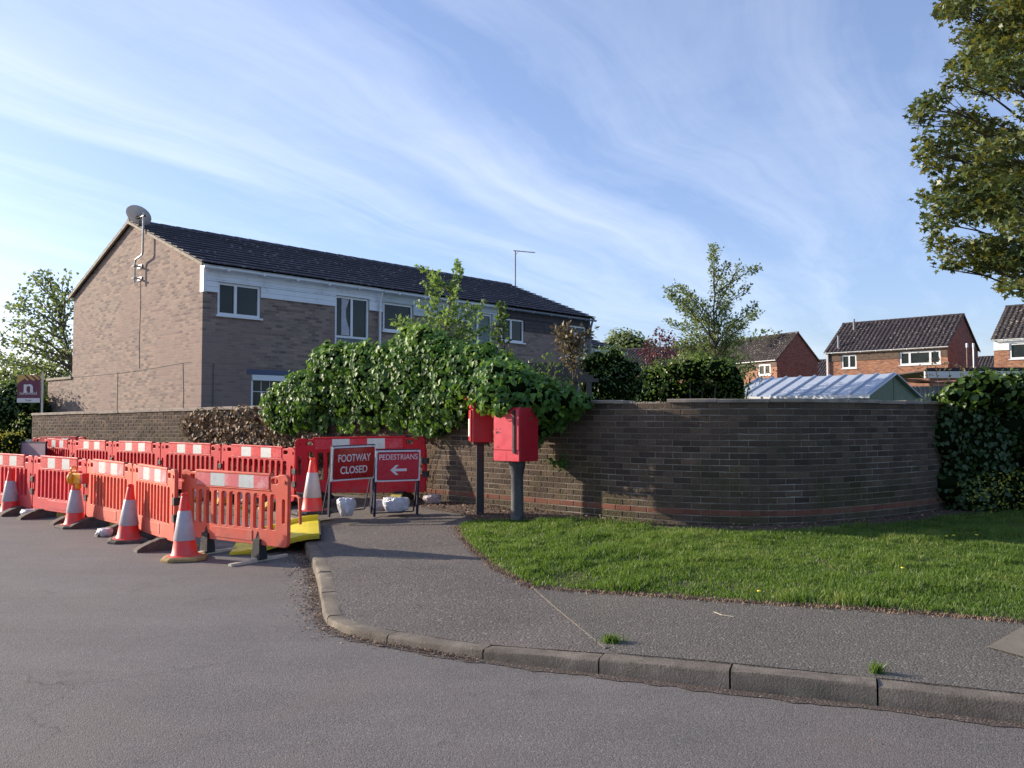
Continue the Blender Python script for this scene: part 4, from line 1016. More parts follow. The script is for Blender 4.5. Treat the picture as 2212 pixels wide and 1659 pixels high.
P_red = barrier_proto(M_red, M_sred); P_fade = barrier_proto(M_pinkred, M_sred, ends=(0, 1)); P_salm = barrier_proto(M_salmon, M_spink, ends=(0, 1)); P_tbar = barrier_proto(M_salmon, M_spink, 'tbar')
used = set()
def place_barrier(pr, A, Bp, za, zb, label, group, flip=False, lean=0, hs=1.0):
    A = Vector(A); Bp = Vector(Bp); d = Bp-A
    o = pr if pr.name not in used else copy_tree(pr); used.add(pr.name)
    o.location = (A.x, A.y, za); s = d.length/1.99
    o.rotation_euler = (R(lean), -math.atan2(zb-za, d.length), math.atan2(d.y, d.x)); o.scale = (s, 1, hs)
    o['label'] = label; o['group'] = group; return o
GF, GB = 'faded barriers standing in the road', 'red barriers standing on the footway'
E = [(-9.35, 14.95), (-7.80, 13.82), (-6.37, 12.72), (-5.10, 11.42), (-3.96, 10.08), (-2.55, 9.42)]
place_barrier(P_fade, E[0], E[1], 0, 0, 'faded red road barrier cut by the left edge of the picture, behind the leftmost cone', GF)
place_barrier(P_fade, E[1], E[2], 0, 0, 'faded red barrier behind the cone with the amber lamp', GF)
place_barrier(P_salm, E[2], E[3], 0, 0, 'sun bleached salmon barrier between the amber lamp and the third cone', GF)
place_barrier(P_salm, E[3], (E[4][0]-.03, E[4][1]), 0, 0, 'sun bleached salmon barrier turned sideways, between the third and fourth cones', GF)
place_barrier(P_tbar, (-3.97, 10.22), (-2.41, 9.22), .075, .07, 'nearest salmon barrier on black feet with cream crossbars, in front of the yellow ramp', GF, hs=.92)
A_ = [(-11.15, 20.15), (-9.83, 18.95), (-8.30, 17.6), (-6.72, 16.22), (-5.09, 14.86), (-3.42, 13.42), (-1.28, 12.92)]
labs = ['small far red barrier at the left end of the back row', 'second red barrier from the left in the back row', 'third red barrier from the left in the back row', 'fourth red barrier of the back row, left of the one touching the sign barrier', 'red barrier of the back row next to the cone on the footway']
for i in range(5):
    (x0, y0), (x1, y1) = A_[i], A_[i+1]
    place_barrier(P_red, A_[i], A_[i+1], H(x0, y0)-.01, H(x1, y1)-.01, labs[i], GB)
place_barrier(P_red, A_[5], A_[6], .29, .34, 'bright red barrier standing square behind the two red signs', GB, hs=1.0)
place_barrier(P_red, (-11.95, 21.1), (-10.15, 20.15), .13, .17, 'barrier seen edge on against the far wall, behind the back row', GB)
# hanging connector hook at the free end of the near barrier
b = MB(); bx = Vector((-2.40, 9.20, 0)); b.tube([(-.16, .0, .74), (-.02, .0, .745), (.03, -.01, .72), (.035, -.01, .60), (.05, -.015, .42)], [.012, .016, .022, .02, .016], 8)
hook = b.build('loose_hook', M_salmon, None, smooth=True); hook.parent = P_tbar; hook.location = (2.12, 0, .0)

# cones
def cone_proto(bm_):
    t = thing('traffic_cone', (0, 0, 0), 'x', 'cone')
    def rad(z): return .145-.105*(z-.05)/.66
    b = MB(); b.lathe([(.20, .035), (.185, .05), (.155, .058), (rad(.08), .08), (rad(.20), .20), (rad(.21)+.0, .21), (rad(.52), .52), (rad(.60), .60), (rad(.70), .70), (.036, .715), (.034, .722), (.040, .728), (.040, .75), (.030, .758), (.022, .752)], 28); b.build('body', M_cone, t, smooth=True)
    b = MB(); b.lathe([(rad(.22)+.004, .22), (rad(.22)+.006, .225), (rad(.55)+.006, .55), (rad(.555)+.003, .555)], 28, cap=False); b.build('reflective_sleeve', M_sleeve, t, smooth=True)
    b = MB(); oc = [(.24*c, .24*s) for c, s in ((1, .62), (.62, 1), (-.62, 1), (-1, .62), (-1, -.62), (-.62, -1), (.62, -1), (1, -.62))]
    n = 8; vs = [(x, y, 0) for x, y in oc]+[(x, y, .028) for x, y in oc]+[(x*.86, y*.86, .046) for x, y in oc]
    b.add(vs, [tuple(range(8)), tuple(range(16, 24))]+[(r*8+k, r*8+(k+1) % 8, (r+1)*8+(k+1) % 8, (r+1)*8+k) for r in (0, 1) for k in range(8)]); b.build('base', bm_, t, bevel=.004)
    return t
cp = {0: cone_proto(M_brubber), 1: cone_proto(M_ybase), 2: cone_proto(M_rubber)}; cu_ = set()
for (x, y, z, k, rz, sc, tl, lab) in (
    (-8.36, 14.1, 0, 0, .3, 1.0, 0, 'leftmost orange cone with a dull grey sleeve, at the picture edge'),
    (-6.42, 12.45, 0, 0, .9, .98, 0, 'cone on a brown base carrying the amber warning lamp'),
    (-4.98, 11.0, 0, 0, .4, .98, 1.5, 'orange cone on a brown base between the two salmon barriers'),
    (-3.71, 9.62, 0, 1, .25, .99, -1, 'nearest orange cone, standing on a worn yellow base'),
    (-2.83, 12.0, .25, 2, .5, 1.04, 0, 'cone on a black base on the footway, beside the footway closed sign')):
    o = cp[k] if k not in cu_ else copy_tree(cp[k]); cu_.add(k)
    o.location = (x, y, z); o.rotation_euler = (R(tl), R(tl), rz); o.scale = (sc,)*3; o['label'] = lab; o['group'] = 'orange cones round the roadworks'
# amber lamp on the second cone
t = thing('warning_lamp', (-6.42, 12.45, .62), 'amber flashing warning lamp with carrying ring on top of a cone', 'lamp', R(-25))
b = MB(); b.box(-.01, .21, -.055, .055, .02, .17); b.tube([(.05, 0, -.06), (.05, 0, .03)], .045, 10); b.build('battery_case', M_lamp, t, bevel=.012)
b = MB(); b.box(.14, .215, -.058, .058, .018, .172); b.build('red_cover', M_cone, t, bevel=.012)
b = MB(); b.tube([(-.055, 0, .09), (-.0, 0, .09)], [.095, .085], 24); b.tube([(-.115, 0, .09), (-.055, 0, .09)], [.05, .092], 24); b.build('lens', M_lens, t, smooth=True)
b = MB(); b.tube([(-.07, 0, .09), (-.045, 0, .09)], .103, 24); b.build('lens_rim', M_lamp, t)
b = MB(); b.tube([(-.055+.0*k, .045*math.cos(math.pi*2*k/16), .215+.045*math.sin(math.pi*2*k/16)) for k in range(17)], .013, 8, cap=False); b.build('carrying_ring', M_lamp, t, smooth=True)
b = MB(); b.lathe([(.022, .17), (.03, .175), (.03, .2), (.012, .205)], 10, c=(.09, 0, 0)); b.build('cap', M_cone, t)

# road signs on folding frames
def sign(A, Bp, z, bz0, bz1, face, lines, label, roll=0, arrow=False):
    A = Vector(A); Bp = Vector(Bp); d = Bp-A; L = d.length
    t = thing('road_sign', (A.x, A.y, z), label, 'sign', math.atan2(d.y, d.x), 'red temporary signs on folding frames'); t.rotation_euler = (R(4), roll, math.atan2(d.y, d.x))
    b = MB()
    for x in (.012, L-.012):
        b.box(x-.013, x+.013, -.013, .013, 0, bz1+.01); b.box(x-.011, x+.011, .015, .03, .02, bz0+.2)
        b.tube([(x, .02, bz0+.15), (x, .16, .02)], .011, 4)
    b.tube([(.02, 0, bz1+.005), (L-.02, 0, bz1+.005)], .011, 4); b.tube([(.02, .16, .02), (L-.02, .16, .02)], .010, 4)
    b.build('frame', M_sgframe, t)
    b = MB(); b.box(-.002, L+.002, -.030, -.020, bz0, bz1); p = b.build('plate', M_sgwhite, t, bevel=.003)
    m = .022; me = curve_mesh([rr(m, bz0+m, L-m, bz1-m, .028)], .001); me.transform(Matrix.Translation((0, -.0315, 0))); obj('blue_edge', me, p, M_sgframe)
    m = .029; me = curve_mesh([rr(m, bz0+m, L-m, bz1-m, .024)], .001); me.transform(Matrix.Translation((0, -.0335, 0))); obj('red_face', me, p, face)
    for txt, zc, wd, hgt in lines:
        me = curve_mesh(None, .0008, 0, txt, size=hgt/.70, off=.0024 if hgt > .09 else .0010, w=wd); me.transform(Matrix.Translation((L/2, -.0355, bz0+(bz1-bz0)*zc-hgt/2))); obj('lettering', me, p, M_sgwhite)
    if arrow:
        cx, cz = L*.50, bz0+(bz1-bz0)*.37; a = .112
        pts = [(-a, 0), (-a+.078, .068), (-a+.120, .068), (-a+.068, .018), (a+.01, .018), (a+.01, -.018), (-a+.068, -.018), (-a+.120, -.068), (-a+.078, -.068)]
        me = curve_mesh([[(cx+x, cz+y) for x, y in pts]], .0008); me.transform(Matrix.Translation((0, -.0355, 0))); obj('arrow', me, p, M_sgwhite)
    for k, (x, zz_) in enumerate(((.03, bz0+.012), (L-.06, bz0+.012), (.03, bz1-.012), (L-.06, bz1-.012), (.011, (bz0+bz1)/2), (L-.011, (bz0+bz1)/2))):
        b = MB(); b.tube([(x, -.034, zz_), (x, -.029, zz_)], .005, 8); b.build('rivet', M_sgframe, p)
    return t
sign((-2.48, 11.44), (-1.98, 11.98), .265, .48, .95, M_sgred, [('FOOTWAY', .66, .545, .098), ('CLOSED', .31, .455, .098)], 'dark red sign reading FOOTWAY CLOSED on a navy frame', roll=-.012)
sign((-1.87, 11.44), (-1.30, 11.72), .265, .475, .90, M_sgred2, [('PEDESTRIANS', .79, .545, .072)], 'brighter red sign reading PEDESTRIANS above a white arrow pointing left', arrow=True)
# sign lying back to back at the far left
t = thing('road_sign', (-11.55, 19.9, .12), 'mauve backed board with a black edge, leaning low left of the back barriers', 'sign', R(-28))
b = MB(); b.box(0, .9, -.012, .012, .40, .90); b.build('plate', M_mauve, t)
b = MB(); b.box(-.02, .0, -.02, .02, 0, .92); b.box(.9, .92, -.02, .02, 0, .92); b.box(-.02, .92, -.018, .018, .90, .93); b.build('frame', M_sgframe, t)

# yellow ramp
t = thing('kerb_ramp', (-3.30, 9.92, .0), 'yellow ribbed plastic ramp leading up over the kerb behind the nearest barrier', 'ramp', math.atan2(1.5, -.36)-R(90))
b = MB(); Lr, Wr = 1.02, 1.5; N = 16; vs = []; fs = []
def rz_(s): return .015+.205*(3*s*s-2*s**3)*.92 if s < .9 else .015+.205*.92*(3*.81-2*.729)+.004*(s-.9)*10
M = 46
for i in range(N+1):
    s = i/N
    for j in range(M+1): vs.append((s*Lr, Wr*j/M, rz_(s)+(.006 if j % 2 else 0)))
nn_ = len(vs)
for i in range(N):
    for j in range(M): q = i*(M+1)+j; fs.append((q, q+M+1, q+M+2, q+1))
b.add(vs, fs)
for j0 in (0, M):
    y = Wr*j0/M; e = -.004 if j0 == 0 else .004
    b.add([(i/N*Lr, y+e, max(0, rz_(i/N)-.045)) for i in range(N+1)]+[(i/N*Lr, y+e, rz_(i/N)+.004) for i in range(N+1)], [(i, i+1, N+2+i, N+1+i) for i in range(N)])
b.add([(Lr, 0, .13), (Lr, Wr, .13), (Lr, Wr, rz_(1)), (Lr, 0, rz_(1))], [(0,1,2,3)])
b.build('ramp_plate', M_yellow, t)
b = MB(); b.add([(i/N*Lr, Wr+d_, rz_(i/N)+h_) for i in range(N+1) for d_, h_ in ((0, 0), (0, .07), (.03, .07), (.03, -.01))], [(i*4+k, (i+1)*4+k, (i+1)*4+(k+1) % 4, i*4+(k+1) % 4) for i in range(N) for k in range(4)]+[(0,1,2,3), (N*4, N*4+1, N*4+2, N*4+3)]); b.build('side_rail', M_yellow, t)
b = MB(); b.add([(i/N*Lr, d_, rz_(i/N)+h_) for i in range(N+1) for d_, h_ in ((-.03, -.012), (-.03, .022), (-.006, .022), (-.006, -.012))], [(i*4+k, (i+1)*4+k, (i+1)*4+(k+1) % 4, i*4+(k+1) % 4) for i in range(N) for k in range(4)]+[(0,1,2,3), (N*4, N*4+1, N*4+2, N*4+3)]); b.build('side_lip', M_yellow, t)
b = MB(); b.box(Lr-.0, Lr+.02, 0, Wr, .12, rz_(1)+.003); b.build('rubber_edge', M_rubber, t)

# sandbags
def bag(x, y, z, w_, d_, h_, label, m=None, seed=0, neck=(0, -1), rz=0):
    t = bmesh.new(); bmesh.ops.create_icosphere(t, subdivisions=4, radius=1); rs = Vector((seed*3.1, seed*1.7, 0))
    for v in t.verts:
        p = v.co.copy(); a = math.atan2(p.y, p.x)
        f = 1+.20*mnoise.noise(p*1.4+rs)+.05*mnoise.noise(p*4+rs)+.03*math.sin(a*11+4*mnoise.noise(p*2+rs))*max(0, .3+abs(p.z))-.10*abs(mnoise.noise(p*2.6+rs*2))-.03*abs(mnoise.noise(p*7+rs))
        nk = Vector((neck[0], neck[1], -.25)).normalized(); q = max(0, p.normalized().dot(nk)-.93)/.07
        p = p*f; 
        if q > 0: p += nk*q*.38; p -= (p-nk*p.dot(nk))*.35*q
        zz_ = max(-.62, min(p.z, .66+.12*mnoise.noise(p*3+rs))); s_ = .80+.24*zz_; p.x *= s_; p.y *= s_; p.z = zz_+.62
        v.co = Vector((p.x*w_/2, p.y*d_/2, p.z*h_/1.62))
    me = bpy.data.meshes.new('sandbag'); t.to_mesh(me); t.free(); me.polygons.foreach_set('use_smooth', [True]*len(me.polygons))
    o = obj('sandbag', me, None, m or M_bag); o.location = (x, y, z); o.rotation_euler = (0, 0, rz); tag(o, label, 'sandbag', 'plastic sacks weighing down signs and barriers'); return o
bag(-2.27, 11.62, .26, .30, .28, .30, 'white plastic sack with a twisted neck under the FOOTWAY CLOSED sign', seed=1, neck=(.1, -1), rz=.2)
bag(-1.62, 11.85, .275, .44, .30, .27, 'biggest white plastic sack, lying under the PEDESTRIANS sign', seed=2, neck=(1, -.6))
bag(-1.88, 12.02, .28, .30, .24, .20, 'greyish sack tucked behind the biggest white one', M_bagp, seed=3, neck=(-1, .2))
bag(-1.20, 12.70, .32, .34, .26, .16, 'small dirty pinkish sack at the right end of the sign barrier', M_bagp, seed=4, neck=(1, -.4))
bag(-5.55, 14.95, .18, .36, .3, .22, 'pinkish sack on the footway seen through the left bars of the nearest barrier', M_bagp, seed=5)
bag(-4.42, 14.0, .2, .36, .3, .26, 'pale sack on the footway behind the middle of the nearest barrier', M_bagp, seed=6)
bag(-4.95, 14.45, .19, .22, .2, .24, 'white sack between two rubber barrier feet on the footway', seed=7)
bag(-7.75, 13.60, 0, .34, .26, .17, 'white sack crushed between rubber feet, under the faded red barriers', seed=8, neck=(1, 0))
bag(-5.50, 11.45, 0, .26, .2, .14, 'half hidden white sack just left of the third cone', seed=9, neck=(-1, -.5))
bag(-9.6, 14.9, 0, .3, .24, .15, 'white sack at the left edge under the barrier', M_bagp, seed=10)

# small post box (seen from its side) on a slim square pole
t = thing('post_box', (-.435, 11.5, .31), 'red post box with a notice plate on a slim black pole, half covered by ivy', 'post box', R(8))
# local: front faces -x
b = MB(); me = bmesh.new()
prof_ = [(-.115, .96), (.26, .96), (.26, 1.62)]+[(.26-.375*k/8, 1.62+.05*math.sin(math.pi*k/8)) for k in range(1, 8)]+[(-.115, 1.62)]
b.prism(prof_, -.155, .155, 'y'); b.build('box_body', M_box, t, bevel=.01)
b = MB(); b.box(-.145, -.118, -.135, .135, .975, 1.40); b.box(-.140, -.118, -.145, .145, 1.42, 1.56); d_ = b.build('door', M_box, t, bevel=.008)
b = MB(); b.add([(-.118, -.13, 1.60), (-.118, .13, 1.60), (-.21, .13, 1.55), (-.21, -.13, 1.55), (-.118, -.13, 1.58), (-.118, .13, 1.58), (-.205, .13, 1.535), (-.205, -.13, 1.535)], [(0,1,2,3),(4,5,6,7),(0,3,7,4),(1,2,6,5),(2,3,7,6)]); b.build('slot_hood', M_box, t)
b = MB(); b.box(-.1455, -.141, -.10, .10, 1.475, 1.515); b.build('slot', M_blackm, t)
b = MB(); b.box(-.153, -.146, -.085, .085, 1.04, 1.28); b.build('notice_plate', M_cream, t)
b = MB(); b.box(-.05, .05, -.05, .05, -.05, .955); b.box(-.028, .028, -.056, -.0505, 0, .94); b.box(-.10, .12, -.10, .10, .93, .958); b.build('pole', M_blackm, t, bevel=.006)
# big pouch box on a thick round post
t = thing('pouch_box', (.065, 10.75, .30), 'larger red box with a plain front, on a thick black round post', 'post box', R(-40))
b = MB(); b.box(-.21, .21, -.20, .17, .755, 1.43); b.build('box_body', M_box, t, bevel=.006)
b = MB(); b.box(-.208, .168, -.214, -.202, .90, 1.405); dd = b.build('front_door', M_boxsun, t, bevel=.003)
b = MB(); b.box(-.208, .208, -.216, -.2025, .762, .893); b.box(-.0015, .0015, -.2175, -.2165, .765, .89); b.build('lower_panel', M_boxsun, t, bevel=.003)
b = MB(); b.box(.118, .150, -.236, -.2145, .86, 1.40); b.build('hinge_gap', M_blackm, dd)  # black strip painted for the dark gap at the hinge side
b = MB(); b.box(.156, .208, -.222, -.2025, .90, 1.41); b.build('edge_strip', M_boxsun, t, bevel=.004)
b = MB()
for x, z in ((-.16, 1.37), (.09, 1.36), (-.165, 1.16), (-.105, 1.165), (-.105, 1.115), (-.15, 1.12), (-.14, 1.127), (-.16, 1.107), (-.145, .935), (.10, .94)):
    b.tube([(x, -.2165, z), (x, -.2135, z)], .007, 8)
b.box(-.168, -.130, -.2165, -.214, 1.112, 1.128); b.build('screw_holes', M_blackm, dd)
b = MB(); b.lathe([(.088, -.05), (.088, .0), (.084, .02), (.080, .35), (.078, .545), (.080, .55), (.080, .56), (.096, .66), (.105, .69), (.108, .75)], 26); b.build('post', M_post, t, smooth=True)

# estate agent board beyond the wall
p = aty(90, 870, 23.6); t = thing('estate_agent_board', (p.x, 23.6, .15), 'maroon To Let board with gold roof pattern on a white post', 'sign', R(-4))
b = MB(); b.box(-.02, .02, .0, .04, 0, 2.72); b.build('post', M_cream, t)
wv = .66; x0 = -.045-wv; zb_ = 2.03-.15
b = MB(); b.box(x0, -.035, -.03, -.01, zb_, zb_+.78); pl = b.build('board', M_maroon, t)
b = MB(); b.box(x0+.001, -.036, -.034, -.0305, zb_+.001, zb_+.125); b.build('lower_panel', M_cream, pl)
zt = zb_+.779; 
for pts in ([(0, -.25), (0, -.0), (.19, 0), (.33, -.145), (.29, -.165), (.215, -.10)], [(.24, 0), (.36, 0), (.52, -.145), (.47, -.165), (.42, -.14)], [(.41, 0), (.53, 0), (.655, -.105), (.655, -.135), (.60, -.14)], [(.57, 0), (.655, 0), (.655, -.07)]):
    me = curve_mesh([[(x0+.001+x, zt+z) for x, z in pts]], .0015); me.transform(Matrix.Translation((0, -.0325, 0))); obj('gold_chevron', me, pl, M_gold)
for txt, zc, wd, hh, mm, of in (('n', .29, .30, .36, M_cream, .009), ('northwood', .225, .50, .085, M_cream, .0006), ('To Let', .04, .17, .055, M_maroon, .0008)):
    me = curve_mesh(None, .001, 0, txt, size=hh/(.52 if txt == 'n' else .7)*(1 if txt != 'n' else .68), off=of, w=wd if txt != 'n' else .27); me.transform(Matrix.Translation((x0+wv/2, -.036, zb_+zc))); obj('lettering', me, pl, mm)
b = MB(); b.box(x0+wv/2-.15, x0+wv/2-.02, -.0335, -.0305, zb_+.29, zb_+.31); b.box(x0+wv/2+.05, x0+wv/2+.15, -.0335, -.0305, zb_+.29, zb_+.31); b.build('serif', M_cream, pl)

# low pier with a pale cap, left of the wall end
p = aty(62, 960, 23.5); t = thing('gate_pier', (p.x, 23.5, 0), 'low brick pier with a pale cap just left of the long wall', 'pier')
b = MB(); wall_cells(b, -.28, .1, 0, .92, [], y=-.1); wall_cells(b, -.1, .3, 0, .92, [], y=-.28, plane='y'); b.build('brickwork', M_bhouse, t); b = MB(); b.box(-.32, .14, -.14, .32, .925, 1.0); b.build('cap', M_cream, t)
# ---------------- ivy on the wall ----------------
def wall_top_at(u): return wall_z(wall_pt(u))[1]
def Wpos(u, out):       # world point of the wall face at picture column u, moved outwards
    a = wall_pt(u); p, t, n_ = wframe(a); return p[0]+n_[0]*out, p[1]+n_[1]*out
tops = [(585, 872), (600, 832), (640, 803), (690, 792), (704, 742), (725, 748), (760, 742), (800, 745), (830, 748), (880, 716), (910, 704), (940, 708), (965, 730), (985, 752), (1010, 738), (1040, 745), (1075, 772), (1100, 770), (1140, 800), (1170, 822), (1200, 836), (1240, 845), (1270, 858), (1285, 868)]
bots = [(585, 900), (600, 925), (650, 938), (690, 915), (740, 905), (800, 905), (850, 902), (900, 915), (950, 925), (990, 900), (1005, 875), (1060, 876), (1085, 882), (1110, 885), (1150, 905), (1200, 895), (1240, 885), (1270, 872), (1285, 870)]
ri = random.Random(21)
ivb = []
def ifn(tab, u): return float(np.interp(u, [a for a, _ in tab], [b for _, b in tab]))
def add_blob(lst, u, v, out, r, tn, sq=(1, 1, 1)):
    x, y = Wpos(u, out); q = aty(u, v, y)
    lst.append(((q.x, q.y, q.z), (r*sq[0], r*sq[1], r*sq[2]), tn))
for u in range(592, 1285, 12):
    t_, b_ = ifn(tops, u), ifn(bots, u); Yd = Wpos(u, 0)[1]; ppm = F/Yd; span = b_-t_
    n = max(1, int(span/27))
    for k in range(n):
        r = ri.choice([.13, .17, .2, .24, .28])*ri.uniform(.9, 1.1); r = min(r, span/ppm*.55+.03)
        v = t_+r*ppm*.8+(span-r*ppm*1.5)*(k+ri.random())/n
        f = (v-t_)/max(span, 1); out = .12+.46*math.sin(math.pi*min(1, .22+f*.72))*min(1, span/90)
        if 1150 < u: out += .12
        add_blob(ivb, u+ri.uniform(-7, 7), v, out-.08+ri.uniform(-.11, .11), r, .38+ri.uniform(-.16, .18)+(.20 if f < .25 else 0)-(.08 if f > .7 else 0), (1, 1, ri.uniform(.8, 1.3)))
# rear volume so that the hedge has real depth over the wall
for u in range(600, 1270, 26):
    t_ = ifn(tops, u); Yd = Wpos(u, -.35)[1]; r = .30
    v = t_+F/Yd*.34; 
    if v < 880: add_blob(ivb, u, v, -.35, r, .42)
# the part that leans out over the two boxes
for u, v, y, r in ((1000, 838, 11.75, .20), (1022, 840, 11.5, .19), (1045, 842, 11.4, .20), (1035, 858, 11.25, .14), (1052, 868, 11.2, .15), (1068, 860, 10.95, .19), (1092, 862, 10.75, .18), (1115, 862, 10.75, .19), (1085, 880, 10.55, .10), (1140, 868, 10.8, .19), (1135, 890, 10.7, .13), (1165, 872, 10.9, .2), (1185, 885, 10.85, .17), (1205, 868, 10.9, .2), (1060, 835, 11.3, .22), (1090, 832, 11.2, .22), (1130, 842, 11.1, .24), (1165, 850, 11.1, .22), (1230, 865, 10.75, .17), (1250, 868, 10.7, .13), (990, 860, 11.9, .18), (1150, 895, 10.8, .12)):
    q = aty(u, v, y); ivb.append(((q.x, q.y, q.z), (r, r*.9, r*.9), .40+ri.uniform(-.1, .12)))
for _ in range(75):  # bulge filled out towards the road so that it shades the wall
    u = ri.uniform(1035, 1235); v = ri.uniform(805, 872 if u < 1150 else 888)
    if v < ifn(tops, u)+26: continue
    q = aty(u, v, ri.uniform(10.7, 11.7) if u > 1060 else ri.uniform(11.3, 11.8)); r = ri.uniform(.14, .22); ivb.append(((q.x, q.y, q.z), (r, r, r), .40+ri.uniform(-.12, .12)))
for _ in range(16):  # unseen lumps added behind the larger box to cast shade on the wall
    r = ri.uniform(.13, .17); ivb.append(((ri.uniform(-.12, .42), ri.uniform(11.08, 11.35), ri.uniform(1.30, 1.75)), (r, r, r), .40))
# bright crests
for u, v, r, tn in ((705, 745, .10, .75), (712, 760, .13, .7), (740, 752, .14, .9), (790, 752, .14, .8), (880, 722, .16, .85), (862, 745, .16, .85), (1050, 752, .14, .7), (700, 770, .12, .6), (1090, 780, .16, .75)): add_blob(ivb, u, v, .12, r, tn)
t = thing('ivy', (-1.6, 12.9, 1.7), 'great glossy green mound of ivy spilling over the wall above the two red boxes', 'ivy'); tb_ = np.array(t.location)
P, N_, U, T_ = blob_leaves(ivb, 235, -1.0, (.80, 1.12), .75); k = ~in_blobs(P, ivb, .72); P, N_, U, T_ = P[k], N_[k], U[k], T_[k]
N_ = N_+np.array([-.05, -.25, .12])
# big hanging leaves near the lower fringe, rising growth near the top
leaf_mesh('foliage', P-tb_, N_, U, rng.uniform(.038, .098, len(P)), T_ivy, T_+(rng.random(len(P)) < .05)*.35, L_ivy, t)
print('ivy leaves', len(P))
# hanging strands
Ps, Us, Ns, Ts = [], [], [], []; sb = MB()
for _ in range(120):
    u = ri.choice([ri.uniform(600, 1000), ri.uniform(690, 1000), ri.uniform(1090, 1260)]); v0 = ifn(bots, u)-12; L = ri.uniform(.08, .34); o_ = ri.uniform(.08, .28)
    x, y = Wpos(u, o_); q = aty(u, v0, y); sb.tube([Vector(q)-t.location, Vector(q)-t.location-Vector((0, 0, L))], .004, 4)
    for k in range(int(L/.022)):
        Ps.append((x+ri.gauss(0, .02), y+ri.gauss(0, .02), q.z-k*.022)); Us.append((ri.gauss(0, .4), ri.gauss(0, .4), -1)); Ns.append((ri.gauss(0, .5), -1, .3)); Ts.append(ri.gauss(.5, .25))
leaf_mesh('hanging_strands', np.array(Ps)-tb_, np.array(Ns), np.array(Us), rng.uniform(.05, .095, len(Ps)), T_ivy, np.array(Ts), L_ivy, t)
sb.build('stems', M_bark, t); blob_core([((np.array(c)-tb_), r, 0) for c, r, _ in ivb], .60).build('foliage_core', M_core, t)

# dry brown ivy left of the green mound
db = []
for u in range(412, 700, 7):
    t_ = float(np.interp(u, [412, 430, 470, 600, 660, 700], [905, 887, 882, 880, 925, 935])); b_ = float(np.interp(u, [412, 440, 520, 600, 700], [935, 955, 985, 1000, 985])); 
    for k in range(4):
        v = t_+8+(b_-t_-8)*(k+ri.random())/4
        x, y = Wpos(u, .09); q = aty(u, v, y); r = ri.uniform(.10, .19); db.append(((q.x, q.y, q.z), (r*1.2, r*.75, r), ri.uniform(.35, .6)))
t = thing('dry_ivy', (-4.8, 16.0, 1.2), 'dry brown leaved ivy matting the wall left of the green mound', 'ivy'); tb_ = np.array(t.location)
P, N_, U, T_ = blob_leaves(db, 230, -.9, (.7, 1.1), .6); k = ~in_blobs(P, db, .6); P, N_, U, T_ = P[k], N_[k], U[k], T_[k]
leaf_mesh('foliage', P-tb_, N_, U, rng.uniform(.04, .085, len(P)), T_ivy, T_, L_dead, t); blob_core([((np.array(c)-tb_), r, 0) for c, r, _ in db], .6).build('foliage_core', M_bark, t)
# green-brown fringe on the wall between the mound and the barriers
fb = []
for u in range(600, 800, 9):
    for k in range(3):
        v = ri.uniform(925, 1010-(u-600)*.12); x, y = Wpos(u, .05); q = aty(u, v, y); r = ri.uniform(.07, .15); fb.append(((q.x, q.y, q.z), (r, r*.5, r), ri.uniform(.3, .8)))
t = thing('creeper', (-4.0, 15.0, 1.0), 'thin reddish brown creeper on the lower wall behind the sign barrier', 'creeper'); tb_ = np.array(t.location)
P, N_, U, T_ = blob_leaves(fb, 170, -.8, (.4, 1.2), .8)
leaf_mesh('foliage', P-tb_, N_, U, rng.uniform(.03, .065, len(P)), T_ivy, T_*.9, L_dead, t)
sb = MB()
for _ in range(34):
    u = ri.uniform(640, 960); x, y = Wpos(u, .03); z = ri.uniform(.6, 1.15); dx, dy = Wpos(u+ri.uniform(-40, 40), .035); sb.tube([Vector((x, y, z-.4))-t.location, Vector(((x+dx)/2, (y+dy)/2-.01, z-.1))-t.location, Vector((dx, dy, z+.1))-t.location], .0035, 4)
sb.build('stems', M_bark, t)
# little plant rooted in the wall joints
t = thing('wall_fern', (*Wpos(1222, .02), 1.0), 'small dark fern like plant rooted in the brick joints right of the boxes', 'plant'); tb_ = np.array(t.location)
n = 90; d = rng.normal(size=(n, 3))*np.array([.09, .03, .05]); leaf_mesh('foliage', d, rdir(n)+[0, -.8, .4], d*4+[0, -.3, -.3], rng.uniform(.03, .06, n), T_ivy, rng.normal(.35, .15, n), L_ivy, t)
n = 60; d = rng.normal(size=(n, 3))*np.array([.03, .02, .10])+[.12, -.0, .32]; leaf_mesh('upper_sprig', d, rdir(n)+[0, -.8, .4], d*1+[0, -.3, -.3], rng.uniform(.02, .045, n), T_ivy, rng.normal(.35, .15, n), L_ivy, t)

# right hand ivy hedge: a clipped slab of leaves in front of and over the wall end
hb_ = []
for _ in range(250):
    x = ri.uniform(6.05, 10.6); y = 11.55+ri.uniform(0, 1.4)+(x-6)*.0; zt_ = 1.72+.12*math.sin(x*1.9)+(.22 if 6.5 < x < 7.3 else 0); z = ri.uniform(.35, zt_-.1)
    if ri.random() < .55: y = 11.5+ri.uniform(0, .12)
    if ri.random() < .25: z = zt_-.1
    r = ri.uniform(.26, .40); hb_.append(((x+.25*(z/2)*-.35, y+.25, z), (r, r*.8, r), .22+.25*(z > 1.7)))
bush('ivy_hedge', 'tall dark ivy hedge closing the right end of the brick wall', 'hedge', hb_, 130, .058, L_hedge, T_ivy, up=-.9, base=(8.0, 12.2, .3), stems=False)
tb2 = []
for u, v, r in ((2060, 838, .18), (2090, 822, .22), (2125, 815, .24), (2160, 828, .24), (2195, 840, .24), (2100, 845, .24), (2150, 855, .2)): q = aty(u, v+12, 11.5); tb2.append(((q.x, q.y, q.z), (r, r, r*.8), .55))
